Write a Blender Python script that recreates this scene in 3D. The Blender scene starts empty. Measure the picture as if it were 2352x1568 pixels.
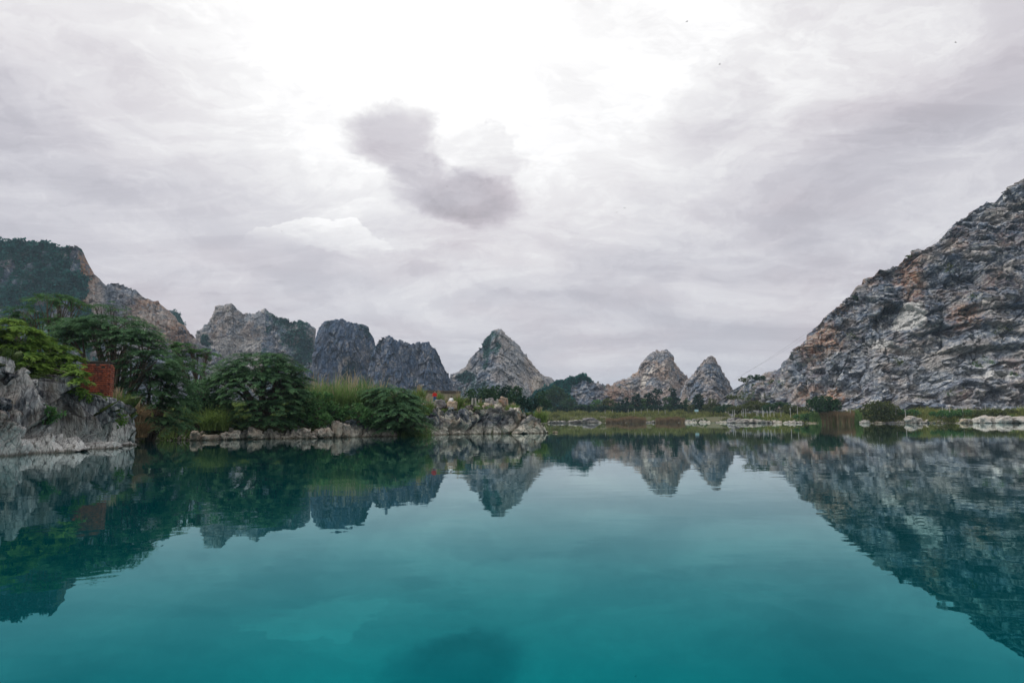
import bpy, bmesh, math, random
import numpy as np
from mathutils import Vector, Matrix
sc = bpy.context.scene
R = math.radians
C = sc.collection

# ------------------------------------------------------------------ camera
EYE = 1.7
PITCH = math.atan(182.0 / 1568.0)
ROLL = R(0.25)
cd = bpy.data.cameras.new('camera'); cam = bpy.data.objects.new('camera', cd); C.objects.link(cam)
cd.sensor_width = 36.0; cd.lens = 24.0; cd.clip_start = 0.1; cd.clip_end = 20000
CM = Matrix.Rotation(R(90) + PITCH, 3, 'X') @ Matrix.Rotation(-ROLL, 3, 'Z')
cam.matrix_world = Matrix.Translation((0, 0, EYE)) @ CM.to_4x4()
sc.camera = cam
CMn = np.array(CM)
def ray(px, py):
    "world direction through a point of the picture (2352 x 1568 units)"
    return CM @ Vector(((px - 1176) / 1568.0, (784 - py) / 1568.0, -1.0))
def P(px, py, Y):
    d = ray(px, py); t = Y / d.y
    return Vector((d.x * t, Y, EYE + d.z * t))
def G(px, Y, z=0.0):
    "point on the level z at depth Y seen in picture column px"
    py = 966.0
    for _ in range(4):
        p = P(px, py, Y); py -= (z - p.z) / Y * 1568
    return Vector((P(px, py, Y).x, Y, z))
def proj(v):
    "picture coordinates of world points (N,3)"
    c = (v - np.array((0, 0, EYE))) @ CMn
    return 1176 + 1568 * c[:, 0] / -c[:, 2], 784 - 1568 * c[:, 1] / -c[:, 2]

# ------------------------------------------------------------------ exposure
sc.view_settings.view_transform = 'Standard'; sc.view_settings.look = 'None'
sc.view_settings.exposure = 0.25; sc.view_settings.gamma = 1.0; sc.view_settings.use_curve_mapping = False
sc.cycles.max_bounces = 6; sc.cycles.diffuse_bounces = 2; sc.cycles.glossy_bounces = 3
sc.cycles.transparent_max_bounces = 4; sc.cycles.volume_bounces = 0

# ------------------------------------------------------------------ node helper
class NT:
    def __init__(s, tree): s.t = tree; s.n = tree.nodes; s.l = tree.links
    def new(s, typ, **kw):
        n = s.n.new(typ)
        for k, v in kw.items(): setattr(n, k, v)
        return n
    def put(s, sock, v):
        if hasattr(v, 'is_output') or isinstance(v, bpy.types.NodeSocket): s.l.new(v, sock)
        else: sock.default_value = v
    def m(s, op, a, b=None, c=None, clamp=False):
        n = s.new('ShaderNodeMath', operation=op); n.use_clamp = clamp
        for i, v in enumerate((a, b, c)):
            if v is not None: s.put(n.inputs[i], v)
        return n.outputs[0]
    def mix(s, f, a, b, blend='MIX'):
        n = s.new('ShaderNodeMix', data_type='RGBA', blend_type=blend)
        s.put(n.inputs[0], f)
        for i, v in ((6, a), (7, b)):
            if isinstance(v, tuple) and len(v) == 3: v = (*v, 1)
            s.put(n.inputs[i], v)
        return n.outputs[2]
    def mixs(s, f, a, b):
        n = s.new('ShaderNodeMixShader'); s.put(n.inputs[0], f); s.l.new(a, n.inputs[1]); s.l.new(b, n.inputs[2]); return n.outputs[0]
    def ss(s, v, a, b, lo=0.0, hi=1.0):
        n = s.new('ShaderNodeMapRange', interpolation_type='SMOOTHSTEP')
        s.put(n.inputs[0], v); n.inputs[1].default_value = a; n.inputs[2].default_value = b
        n.inputs[3].default_value = lo; n.inputs[4].default_value = hi
        return n.outputs[0]
    def noise(s, vec, scale, detail=4, rough=0.55, dist=0.0, out=0):
        n = s.new('ShaderNodeTexNoise'); s.put(n.inputs['Vector'], vec); n.inputs['Scale'].default_value = scale
        n.inputs['Detail'].default_value = detail; n.inputs['Roughness'].default_value = rough; n.inputs['Distortion'].default_value = dist
        return n.outputs[out]
    def vor(s, vec, scale, feature='F1', out=0, rnd=1.0):
        n = s.new('ShaderNodeTexVoronoi', feature=feature); s.put(n.inputs['Vector'], vec); n.inputs['Scale'].default_value = scale
        n.inputs['Randomness'].default_value = rnd
        return n.outputs[out]
    def scale(s, vec, xyz, rot=(0, 0, 0)):
        n = s.new('ShaderNodeMapping'); s.put(n.inputs[0], vec); n.inputs['Scale'].default_value = xyz; n.inputs['Rotation'].default_value = rot
        return n.outputs[0]
    def xyz(s, vec):
        n = s.new('ShaderNodeSeparateXYZ'); s.put(n.inputs[0], vec); return n.outputs
    def comb(s, x, y, z):
        n = s.new('ShaderNodeCombineXYZ')
        for i, v in enumerate((x, y, z)): s.put(n.inputs[i], v)
        return n.outputs[0]

# ------------------------------------------------------------------ sky and sun
SUN_EL, SUN_AZ = R(52), R(-14)            # behind the bright cloud ahead, a little left
w = bpy.data.worlds.new('World'); sc.world = w; w.use_nodes = True
w.node_tree.nodes.clear(); T = NT(w.node_tree)
sky = T.new('ShaderNodeTexSky', sky_type='NISHITA'); sky.sun_disc = False
sky.sun_elevation = SUN_EL; sky.sun_rotation = SUN_AZ; sky.dust_density = 3.0
tc = T.new('ShaderNodeTexCoord').outputs['Generated']
X, Y, Z = T.xyz(tc)
az = T.m('ARCTAN2', X, Y); el = T.m('ARCSINE', Z)
den = T.m('ADD', T.m('MAXIMUM', Z, 0.0), 0.22)
cp = T.comb(T.m('DIVIDE', X, den), T.m('DIVIDE', Y, den), 0.0)
wn = T.noise(T.scale(tc, (1, 1, 1.7)), 4.5, 8, 0.62, out=1)
wx, wy, wz = T.xyz(wn)
azw = T.m('ADD', az, T.m('MULTIPLY', T.m('SUBTRACT', wx, 0.5), 0.16))
elw = T.m('ADD', el, T.m('MULTIPLY', T.m('SUBTRACT', wy, 0.5), 0.10))
def blob(px, py, rx, ry, e0=0.2, e1=1.0, rot=0.0, a=None, e=None):
    d = ray(px, py).normalized(); a0 = math.atan2(d.x, d.y); e0_ = math.asin(d.z)
    dx = T.m('SUBTRACT', a or azw, a0); dy = T.m('SUBTRACT', e or elw, e0_)
    k = 1 / math.cos(e0_) / math.cos(a0) ** 0.0
    ca, sa = math.cos(rot), math.sin(rot)
    u = T.m('ADD', T.m('MULTIPLY', dx, ca), T.m('MULTIPLY', dy, sa))
    v = T.m('SUBTRACT', T.m('MULTIPLY', dy, ca), T.m('MULTIPLY', dx, sa))
    u = T.m('DIVIDE', u, rx / 1568.0); v = T.m('DIVIDE', v, ry / 1568.0)
    r = T.m('SQRT', T.m('ADD', T.m('MULTIPLY', u, u), T.m('MULTIPLY', v, v)))
    return T.ss(r, e0, e1, 1.0, 0.0)
st1 = T.noise(T.scale(cp, (0.8, 1.5, 1), (0, 0, 0.35)), 1.1, 10, 0.62, 0.6)
st2 = T.noise(T.scale(cp, (0.5, 1.8, 1), (0, 0, -0.5)), 3.1, 9, 0.66, 0.9)
st3 = T.noise(T.comb(T.m('MULTIPLY', azw, 1.0), T.m('MULTIPLY', elw, 2.6), 0.3), 5.5, 10, 0.70, 0.4)
rag = T.noise(T.comb(az, T.m('MULTIPLY', el, 1.25), 0.7), 9.0, 10, 0.68, 0.3)
V = T.m('MULTIPLY_ADD', T.ss(T.m('ARCCOSINE', T.m('MULTIPLY', Y, 1.0)), R(50), R(100)), 0.16, 0.788)  # unseen sky overhead, beside and behind the viewer raised to light the scene
terms = [
    (blob(1000, -120, 1500, 800, 0.30, 1.0), 0.17),
    (blob(900, 60, 640, 520, 0.2, 1.0), 0.10),
    (blob(1400, 330, 560, 170, 0.1, 1.0), 0.05),
    (blob(745, 620, 280, 66, 0.1, 1.0), -0.07),
    (blob(60, 330, 380, 120, 0.1, 1.0, -0.35), -0.075),
    (blob(260, 150, 190, 60, 0.2, 1.0), -0.04),
    (blob(120, 60, 300, 120, 0.2, 1.0), 0.04),
    (blob(1640, 260, 150, 110, 0.2, 1.0), -0.05),
    (blob(2050, 330, 420, 120, 0.1, 1.0, 0.55), -0.05),
    (blob(1350, 640, 700, 120, 0.1, 1.0), -0.015),
    (blob(2200, 30, 300, 110, 0.1, 1.0), 0.05),
]
for b, k in terms: V = T.m('MULTIPLY_ADD', b, k, V)
def raggedsum(bl, e0, e1, k=0.85):
    s = 0.0
    for b in bl: s = T.m('MAXIMUM', s, b)
    return T.ss(T.m('MULTIPLY_ADD', T.m('SUBTRACT', rag, 0.5), k, s), e0, e1)
core = [blob(915, 300, 165, 105, 0.1, 1.1, -.05), blob(975, 380, 100, 130, 0.1, 1.1, .2), blob(1055, 460, 235, 95, 0.1, 1.1, -.08)]
V = T.m('MULTIPLY_ADD', raggedsum(core, 0.16, 0.50), -0.10, V)
V = T.m('MULTIPLY_ADD', raggedsum(core, 0.30, 0.85, 0.7), -0.12, V)
V = T.m('MULTIPLY_ADD', raggedsum([blob(1120, 350, 190, 100, 0.1, 1.1, -.2)], 0.36, 0.66, 1.3), -0.085, V)
puff = T.m('MULTIPLY', raggedsum([blob(740, 534, 150, 48, 0.2, 1.1, .05), blob(820, 555, 100, 36, 0.2, 1.1, -.3), blob(620, 550, 110, 34, 0.2, 1.1, .2)], 0.30, 0.38, 0.8), T.ss(el, R(13.2), R(16.2)))
V = T.m('MULTIPLY_ADD', puff, 0.075, V)
V = T.m('MULTIPLY_ADD', T.m('SUBTRACT', st1, 0.5), 0.17, V)
V = T.m('MULTIPLY_ADD', T.m('SUBTRACT', st2, 0.5), 0.085, V)
V = T.m('MULTIPLY_ADD', T.m('SUBTRACT', st3, 0.5), 0.11, V)
for q, (th, k) in enumerate(((0.44, 0.018), (0.52, 0.02), (0.60, 0.02))): V = T.m('MULTIPLY_ADD', T.ss(st3, th, th + 0.05), k, V)
for q, (th, k) in enumerate(((0.46, 0.015), (0.55, 0.018))): V = T.m('MULTIPLY_ADD', T.ss(st1, th, th + 0.02), k, V)
V = T.m('SUBTRACT', V, 0.055)
V = T.m('MINIMUM', T.m('MAXIMUM', V, 0.5), 0.972)
lin = T.m('POWER', V, 2.2)
t = T.ss(V, 0.66, 0.95)
pk = T.ss(T.noise(cp, 0.9, 4), 0.38, 0.66)
tint = T.mix(t, T.mix(pk, (1.0, 0.965, 1.055), (1.075, 0.965, 1.035)), (1.005, 0.995, 0.99))
cl = T.mix(1.0, T.comb(lin, lin, lin), tint, 'MULTIPLY')
below = T.ss(Z, -0.25, -0.02)
cl = T.mix(below, (0.12, 0.14, 0.12), cl)
bgc = T.new('ShaderNodeBackground'); T.l.new(cl, bgc.inputs[0]); bgc.inputs[1].default_value = 1.0
bgs = T.new('ShaderNodeBackground'); T.l.new(sky.outputs[0], bgs.inputs[0]); bgs.inputs[1].default_value = 0.07
ws = T.mixs(0.94, bgs.outputs[0], bgc.outputs[0])
wo = T.new('ShaderNodeOutputWorld'); T.l.new(ws, wo.inputs[0])
w.cycles.sampling_method = 'MANUAL'; w.cycles.sample_map_resolution = 512

sd = bpy.data.lights.new('sun', 'SUN'); sd.energy = 1.9; sd.angle = R(12); sd.color = (1.0, 0.965, 0.92)
sun = bpy.data.objects.new('sun', sd); C.objects.link(sun)
# sun lamp set left of the bright cloud ahead, chosen to shape the slopes
sdir = Vector((math.sin(R(-80)) * math.cos(R(50)), math.cos(R(-80)) * math.cos(R(50)), math.sin(R(50))))
sun.rotation_euler = sdir.to_track_quat('Z', 'Y').to_euler()

# ------------------------------------------------------------------ numpy noise
def _h(ix, iy, iz, s):
    n = (ix * 73856093) ^ (iy * 19349663) ^ (iz * 83492791) ^ np.int64(s * 2654435 + 977)
    n &= 0xffffffff
    n = ((n ^ (n >> 15)) * 0x2c1b3c6d) & 0xffffffff
    n = ((n ^ (n >> 12)) * 0x297a2d39) & 0xffffffff
    n ^= n >> 15
    return n.astype(np.float64) / 4294967296.0
def vnoise(p, s=0):
    i = np.floor(p).astype(np.int64); f = p - i; f = f * f * (3 - 2 * f)
    r = 0
    for dx in (0, 1):
        wx_ = f[:, 0] if dx else 1 - f[:, 0]
        for dy in (0, 1):
            wy_ = f[:, 1] if dy else 1 - f[:, 1]
            for dz in (0, 1):
                wz_ = f[:, 2] if dz else 1 - f[:, 2]
                r = r + wx_ * wy_ * wz_ * _h(i[:, 0] + dx, i[:, 1] + dy, i[:, 2] + dz, s)
    return r * 2 - 1
def fbm(p, s=0, oct=4, g=0.5):
    r = 0; a = 1.0; t = 0
    for k in range(oct):
        r = r + a * vnoise(p * 2.03 ** k, s + 17 * k); t += a; a *= g
    return r / t
def facet(p, s=0, tilt=1.3):
    "broken rock: every cell of the noise is a tilted flat face; returns height, edge distance, cell random"
    i = np.floor(p).astype(np.int64); best = np.full(len(p), 9.0); sec = np.full(len(p), 9.0)
    val = np.zeros(len(p)); rnd = np.zeros(len(p))
    for dx in (-1, 0, 1):
        for dy in (-1, 0, 1):
            for dz in (-1, 0, 1):
                cx, cy, cz = i[:, 0] + dx, i[:, 1] + dy, i[:, 2] + dz
                hx, hy, hz = _h(cx, cy, cz, s), _h(cx, cy, cz, s + 1), _h(cx, cy, cz, s + 2)
                ex, ey, ez = p[:, 0] - cx - hx, p[:, 1] - cy - hy, p[:, 2] - cz - hz
                d = ex * ex + ey * ey + ez * ez
                v = (hx - 0.5) + tilt * (((hy * 7.13) % 1 - .5) * ex * 2 + ((hz * 5.71) % 1 - .5) * ez * 2 + ((hx * 9.37) % 1 - .5) * ey * 2)
                m = d < best
                sec = np.where(m, best, np.minimum(sec, d)); best = np.where(m, d, best)
                val = np.where(m, v, val); rnd = np.where(m, (hx * 3.7 + hy * 11.3) % 1, rnd)
    return val, np.sqrt(sec) - np.sqrt(best), rnd
def sstep(x, a, b):
    t = np.clip((x - a) / (b - a), 0, 1); return t * t * (3 - 2 * t)

# ------------------------------------------------------------------ mesh helpers
def mesh_np(name, verts, faces, mat=None, parent=None, smooth=False, attrs=None, mats=None, mi=None):
    verts = np.asarray(verts, dtype=np.float32); faces = np.asarray(faces, dtype=np.int32); k = faces.shape[1]
    me = bpy.data.meshes.new(name)
    me.vertices.add(len(verts)); me.vertices.foreach_set('co', verts.ravel())
    me.loops.add(faces.size); me.loops.foreach_set('vertex_index', faces.ravel())
    me.polygons.add(len(faces)); me.polygons.foreach_set('loop_start', np.arange(0, faces.size, k, dtype=np.int32))
    me.update(calc_edges=True)
    if smooth: me.polygons.foreach_set('use_smooth', np.ones(len(faces), dtype=bool))
    for a, v in (attrs or {}).items():
        at = me.attributes.new(a, 'FLOAT', 'POINT'); at.data.foreach_set('value', np.asarray(v, dtype=np.float32))
    if mat: me.materials.append(mat)
    o = bpy.data.objects.new(name, me); C.objects.link(o)
    if parent: o.parent = parent
    return o
def grid_faces(nv, nu, off=0):
    i = np.arange(nv - 1)[:, None] * nu + np.arange(nu - 1)[None, :]
    return np.stack([i, i + 1, i + nu + 1, i + nu], -1).reshape(-1, 4) + off
def tag(o, label=None, cat=None, group=None, kind=None):
    if label: o['label'] = label
    if cat: o['category'] = cat
    if group: o['group'] = group
    if kind: o['kind'] = kind
    return o
def empty(name, loc, rz=0.0):
    o = bpy.data.objects.new(name, None); C.objects.link(o); o.location = loc; o.rotation_euler = (0, 0, rz); o.empty_display_size = 0.3
    return o
class MB:
    "collects vertices and faces (tris and quads) for one mesh"
    def __init__(s): s.v = []; s.f = []
    def add(s, v, f):
        o = len(s.v); s.v += [tuple(x) for x in v]; s.f += [tuple(i + o for i in q) for q in f]
    def box(s, c, sz, rz=0.0):
        x, y, z = (k / 2 for k in sz); ca, sa = math.cos(rz), math.sin(rz); v = []
        for dz in (-z, z):
            for dx, dy in ((-x, -y), (x, -y), (x, y), (-x, y)):
                v.append((c[0] + dx * ca - dy * sa, c[1] + dx * sa + dy * ca, c[2] + dz))
        s.add(v, [(3, 2, 1, 0), (4, 5, 6, 7), (0, 1, 5, 4), (1, 2, 6, 5), (2, 3, 7, 6), (3, 0, 4, 7)])
    def tube(s, pts, rad, n=6):
        pts = [Vector(p) for p in pts]; rings = []
        for i, p in enumerate(pts):
            d = (pts[min(i + 1, len(pts) - 1)] - pts[max(i - 1, 0)]).normalized()
            a = d.orthogonal().normalized(); b = d.cross(a)
            r = rad[i] if isinstance(rad, (list, tuple)) else rad
            rings.append([p + (a * math.cos(2 * math.pi * k / n) + b * math.sin(2 * math.pi * k / n)) * r for k in range(n)])
        v = [q for g in rings for q in g]; f = []
        for i in range(len(pts) - 1):
            for k in range(n):
                f.append((i * n + k, i * n + (k + 1) % n, (i + 1) * n + (k + 1) % n, (i + 1) * n + k))
        f.append(tuple(range(n))[::-1]); f.append(tuple((len(pts) - 1) * n + k for k in range(n)))
        s.add(v, f)
    def build(s, name, mat, parent=None, smooth=False):
        me = bpy.data.meshes.new(name); me.from_pydata(s.v, [], s.f); me.update()
        if smooth:
            for p in me.polygons: p.use_smooth = True
        me.materials.append(mat); o = bpy.data.objects.new(name, me); C.objects.link(o)
        if parent: o.parent = parent
        return o

# ------------------------------------------------------------------ materials
def mat(name):
    m = bpy.data.materials.new(name); m.use_nodes = True; m.node_tree.nodes.clear(); t = NT(m.node_tree)
    out = t.new('ShaderNodeOutputMaterial'); return m, t, out
def attr(t, n): return t.new('ShaderNodeAttribute', attribute_name=n).outputs['Fac']
def bump(t, h, dist, strength=1.0, nrm=None):
    b = t.new('ShaderNodeBump'); t.put(b.inputs['Height'], h); b.inputs['Distance'].default_value = dist; b.inputs['Strength'].default_value = strength
    if nrm is not None: t.l.new(nrm, b.inputs['Normal'])
    return b.outputs[0]
def rock_mat(name, size, base=(0.17, 0.19, 0.215), dark=(0.07, 0.085, 0.105), pale=(0.42, 0.41, 0.38), rust=(0.27, 0.115, 0.05),
             ochre=(0.34, 0.25, 0.15), veg=(0.045, 0.085, 0.04), warm=0.35, contrast=1.0, stretch=(1, 1, 1), rot=(0, 0, 0), bd=0.25, cellc=0.3):
    "size: metres of the main blocks; vertex masks: veg, rust, pale, cell"
    m, t, out = mat(name)
    g = t.new('ShaderNodeNewGeometry').outputs['Position']
    co = t.scale(g, tuple(s / size for s in stretch), rot)
    n1 = t.noise(co, 0.8, 6, 0.62); n2 = t.noise(co, 3.2, 7, 0.68, 0.3); n3 = t.noise(co, 0.35, 4, 0.55)
    vc = t.xyz(t.vor(co, 1.9, out=1))[0]; vc2 = t.xyz(t.vor(t.scale(co, (1, 1, 1), (0.4, 0.3, 0.2)), 4.3, out=1))[0]
    ed = t.vor(co, 2.1, 'DISTANCE_TO_EDGE')
    f = t.m('ADD', t.m('MULTIPLY', n2, 0.62), t.m('MULTIPLY', t.m('ADD', vc, vc2), 0.19))
    f = t.m('ADD', f, t.m('MULTIPLY', t.m('SUBTRACT', attr(t, 'cell'), 0.5), cellc))
    col = t.mix(t.ss(f, 0.5 - 0.22 / contrast, 0.5 + 0.22 / contrast), dark, base)
    col = t.mix(t.ss(f, 0.56, 0.80), col, pale)
    wf = t.m('MULTIPLY', t.ss(t.m('ADD', n3, t.m('MULTIPLY', n1, 0.35)), 0.62, 0.82), warm)
    col = t.mix(wf, col, ochre)
    rf = t.m('MULTIPLY', attr(t, 'rust'), t.ss(t.m('ADD', n1, t.m('MULTIPLY', vc, 0.3)), 0.45, 0.68), clamp=True)
    col = t.mix(rf, col, t.mix(vc2, rust, ochre))
    pf = t.m('MULTIPLY', attr(t, 'pale'), t.ss(t.m('ADD', n2, t.m('MULTIPLY', vc2, 0.25)), 0.35, 0.62), clamp=True)
    col = t.mix(pf, col, pale)
    col = t.mix(t.ss(ed, 0.0, 0.03, 0.55, 0.0), col, tuple(c * 0.5 for c in dark))
    vf = t.ss(t.m('ADD', t.m('MULTIPLY', attr(t, 'veg'), 1.0), t.m('MULTIPLY', t.m('SUBTRACT', n2, 0.5), 1.1)), 0.42, 0.56)
    vcol = t.mix(t.ss(n2, 0.35, 0.65), tuple(c * 0.45 for c in veg), veg)
    col = t.mix(vf, col, vcol)
    wz_ = t.xyz(g)[2]; wet = t.ss(t.m('MULTIPLY_ADD', t.m('SUBTRACT', n2, 0.5), 0.5, wz_), 0.02, 0.22, 0.75, 0.0)
    col = t.mix(wet, col, (0.075, 0.062, 0.035))
    h = t.m('ADD', t.m('MULTIPLY', n2, 0.9), t.m('MULTIPLY', t.ss(ed, 0, 0.12), 0.25))
    h = t.m('ADD', h, t.m('MULTIPLY', vc2, 0.25))
    b = t.new('ShaderNodeBsdfPrincipled'); t.l.new(col, b.inputs['Base Color']); b.inputs['Roughness'].default_value = 0.92
    b.inputs['Specular IOR Level'].default_value = 0.2
    t.l.new(bump(t, h, size * bd, 1.0), b.inputs['Normal'])
    t.l.new(b.outputs[0], out.inputs[0]); return m
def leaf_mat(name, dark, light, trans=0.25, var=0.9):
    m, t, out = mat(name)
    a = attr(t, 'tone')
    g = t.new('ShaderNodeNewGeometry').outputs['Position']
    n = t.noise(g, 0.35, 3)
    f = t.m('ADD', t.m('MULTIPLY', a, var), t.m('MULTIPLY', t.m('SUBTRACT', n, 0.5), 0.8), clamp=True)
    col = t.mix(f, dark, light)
    d = t.new('ShaderNodeBsdfDiffuse'); t.l.new(col, d.inputs[0])
    tr = t.new('ShaderNodeBsdfTranslucent'); t.l.new(t.mix(0.35, col, light), tr.inputs[0])
    gl = t.new('ShaderNodeBsdfGlossy'); gl.inputs['Roughness'].default_value = 0.5; gl.inputs[0].default_value = (0.6, 0.62, 0.5, 1)
    s = t.mixs(0.025, t.mixs(trans, d.outputs[0], tr.outputs[0]), gl.outputs[0])
    t.l.new(s, out.inputs[0]); return m
def plain(name, c1, c2=None, scale=4.0, rough=0.85, bd=0.0):
    m, t, out = mat(name)
    g = t.new('ShaderNodeTexCoord').outputs['Object']
    n = t.noise(g, scale, 5, 0.6)
    col = t.mix(t.ss(n, 0.35, 0.65), c1, c2 or tuple(c * 0.7 for c in c1))
    b = t.new('ShaderNodeBsdfPrincipled'); t.l.new(col, b.inputs['Base Color']); b.inputs['Roughness'].default_value = rough
    if bd: t.l.new(bump(t, n, bd), b.inputs['Normal'])
    t.l.new(b.outputs[0], out.inputs[0]); return m
# ------------------------------------------------------------------ lake outline (metres, from the waterline in the picture)
def wl(px, Y): p = G(px, Y, 0.0); return (p.x, p.y)
SH_L = [(-900, 22), (-500, 24), (-150, 30), (0, 34.5), (100, 38), (200, 44), (285, 51.5), (293, 53)]
SH_N = [(306, 60), (400, 64), (450, 66), (560, 68), (700, 70), (800, 74), (900, 78), (980, 82), (1060, 87), (1150, 90), (1215, 92), (1252, 94)]
SH_R = [(1262, 470), (1330, 478), (1430, 482), (1560, 470), (1640, 420), (1700, 370), (1760, 335), (1850, 305), (1960, 292), (2080, 282), (2200, 268), (2352, 255), (2600, 240)]
lake = [wl(a, b) for a, b in SH_L + SH_N]
tip = lake[-1]
lake += [(tip[0] + 0.8, 104), (tip[0] - 2, 118), (tip[0] - 1, 140), (2, 200), (10, 300), (20, 400), (24, 455)]
lake += [wl(a, b) for a, b in SH_R]
lake += [(330, 150), (360, 0), (330, -60), (-60, -60), (-45, -10)]
lake = np.array(lake)
def sdist(x, y):
    "signed distance to the shoreline, positive on land"
    d = np.full(x.shape, 1e9); ins = np.zeros(x.shape, dtype=bool); n = len(lake)
    for i in range(n):
        x0, y0 = lake[i]; x1, y1 = lake[(i + 1) % n]; dx, dy = x1 - x0, y1 - y0
        t = np.clip(((x - x0) * dx + (y - y0) * dy) / (dx * dx + dy * dy), 0, 1)
        d = np.minimum(d, np.hypot(x - x0 - t * dx, y - y0 - t * dy))
        if y1 != y0:
            c = ((y0 > y) != (y1 > y)) & (x < (x1 - x0) * (y - y0) / (y1 - y0) + x0)
            ins ^= c
    return np.where(ins, -d, d)
CP = [(-40, 30, 5.0), (-29, 42, 4.6), (-27, 50, 3.9), (-30, 58, 3.0), (-33, 66, 2.2), (-30, 76, 2.0), (-22, 86, 2.2), (-12, 92, 3.0), (0, 98, 3.1), (-6, 110, 3.3), (-4, 150, 3.4), (-40, 110, 4.0),
      (10, 330, 3.0), (0, 520, 6.0), (60, 540, 6.5), (130, 560, 7.0), (100, 420, 4.5), (128, 400, 4.2), (150, 380, 4.2), (160, 330, 4.0), (200, 300, 3.9), (250, 290, 3.6), (300, 260, 3.4), (0, 1500, 9.0), (-400, 500, 9.0), (500, 500, 8.0), (-100, 200, 5.0)]
def hplain(x, y):
    num = 0; den = 0
    for a, b, c in CP:
        w_ = 1.0 / ((x - a) ** 2 + (y - b) ** 2 + 4.0) ** 1.5; num = num + w_ * c; den = den + w_
    return num / den
def zland(x, y):
    x = np.asarray(x, dtype=float); y = np.asarray(y, dtype=float); s = sdist(x, y)
    near = (x < 30) & (y < 200)
    ramp = np.where(near, np.where((x < -18) & (y < 56), sstep(s, 3.6, 6.0), sstep(s, 1.9, 4.2)), np.clip(sstep(s, -0.5, 14) * 0.75 + sstep(s, 5, 60) * 0.25, 0, 1))
    p = np.stack([x.ravel(), y.ravel(), x.ravel() * 0], -1)
    n = fbm(p / 9.0, 5, 3).reshape(x.shape) * 0.35 * sstep(s, 1, 8)
    return np.where(s > 0, -0.3 + (hplain(x, y) + 0.3) * ramp + n, -0.3 + np.maximum(s, -12) * 0.35)
def ZL(x, y): return float(zland(np.array([float(x)]), np.array([float(y)]))[0])

# ------------------------------------------------------------------ ground
def axis(c, lim, n, k):
    t = np.linspace(-1, 1, n); return c + lim * np.sinh(k * t) / math.sinh(k)
gx = np.unique(np.concatenate([axis(0, 6000, 300, 7.5), np.linspace(-50, 20, 100), np.linspace(20, 300, 110)]))
gy = np.unique(np.concatenate([axis(120, 7000, 240, 7.0), np.linspace(20, 130, 150), np.linspace(130, 560, 140)]))
XX, YY = np.meshgrid(gx, gy); ZZ = zland(XX, YY)
m, t, out = mat('ground_soil')
g = t.new('ShaderNodeNewGeometry').outputs['Position']
n1 = t.noise(g, 0.12, 6, 0.65); n2 = t.noise(g, 1.6, 6, 0.7)
col = t.mix(t.ss(n1, 0.4, 0.6), (0.085, 0.10, 0.035), (0.13, 0.11, 0.06)); col = t.mix(t.ss(n2, 0.35, 0.7), t.mix(0.55, col, (0.02, 0.03, 0.012)), col)
b = t.new('ShaderNodeBsdfPrincipled'); t.l.new(col, b.inputs[0]); b.inputs['Roughness'].default_value = 0.95
t.l.new(bump(t, n2, 0.25), b.inputs['Normal']); t.l.new(b.outputs[0], out.inputs[0]); M_GROUND = m
o = mesh_np('ground', np.stack([XX, YY, ZZ], -1).reshape(-1, 3), grid_faces(len(gy), len(gx)), M_GROUND, smooth=True)
tag(o, 'grassy brown earth of the banks and flat land round the lake', kind='structure')

# ------------------------------------------------------------------ water
m, t, out = mat('lake_water')
g = t.new('ShaderNodeNewGeometry').outputs['Position']
dist = t.new('ShaderNodeVectorMath', operation='LENGTH'); t.l.new(g, dist.inputs[0]); D = dist.outputs['Value']
w1 = t.noise(t.scale(g, (1, 1.0, 1)), 0.55, 3, 0.5, 0.3); w2 = t.noise(t.scale(g, (0.5, 1.3, 1), (0, 0, 0.3)), 2.6, 2, 0.5)
w3 = t.noise(g, 0.09, 2, 0.5)
patch = t.ss(t.noise(t.scale(g, (1, 1, 1)), 0.06, 3, 0.5), 0.42, 0.62)
h = t.m('ADD', t.m('MULTIPLY', w1, 0.55), t.m('MULTIPLY', t.m('MULTIPLY', w2, 0.10), t.m('MULTIPLY_ADD', patch, 0.9, 0.1)))
h = t.m('ADD', h, t.m('MULTIPLY', w3, 0.8))
near = t.ss(D, 6, 160, 1.0, 0.22)
w4 = t.noise(t.scale(g, (0.3, 1.5, 1)), 1.6, 3, 0.55, 0.4)
h = t.m('ADD', h, t.m('MULTIPLY', t.m('MULTIPLY', w4, t.m('MULTIPLY', patch, t.ss(D, 3, 14, 1.0, 0.0))), 0.75))
nrm = bump(t, t.m('MULTIPLY', h, near), 0.010, 1.0)
fr = t.new('ShaderNodeFresnel'); fr.inputs[0].default_value = 1.62; t.l.new(nrm, fr.inputs['Normal'])
F = fr.outputs[0]
gl = t.new('ShaderNodeBsdfGlossy'); gl.inputs['Roughness'].default_value = 0.012
t.l.new(t.mix(t.ss(F, 0.13, 0.82), (0.0, 0.62, 0.68), (0.92, 1.0, 1.0)), gl.inputs[0]); t.l.new(nrm, gl.inputs['Normal'])
df = t.new('ShaderNodeBsdfDiffuse'); df.inputs[0].default_value = (0.0, 0.040, 0.048, 1)
t.l.new(t.mixs(t.m('MULTIPLY', t.m('POWER', F, 0.92), 1.06, clamp=True), df.outputs[0], gl.outputs[0]), out.inputs[0]); M_WATER = m
wx_ = axis(0, 900, 40, 3); wy_ = np.linspace(-100, 700, 60)
XX, YY = np.meshgrid(wx_, wy_)
o = mesh_np('water', np.stack([XX, YY, XX * 0], -1).reshape(-1, 3), grid_faces(len(wy_), len(wx_)), M_WATER)
tag(o, 'still turquoise lake mirroring the sky, hills and trees', kind='structure')

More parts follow.
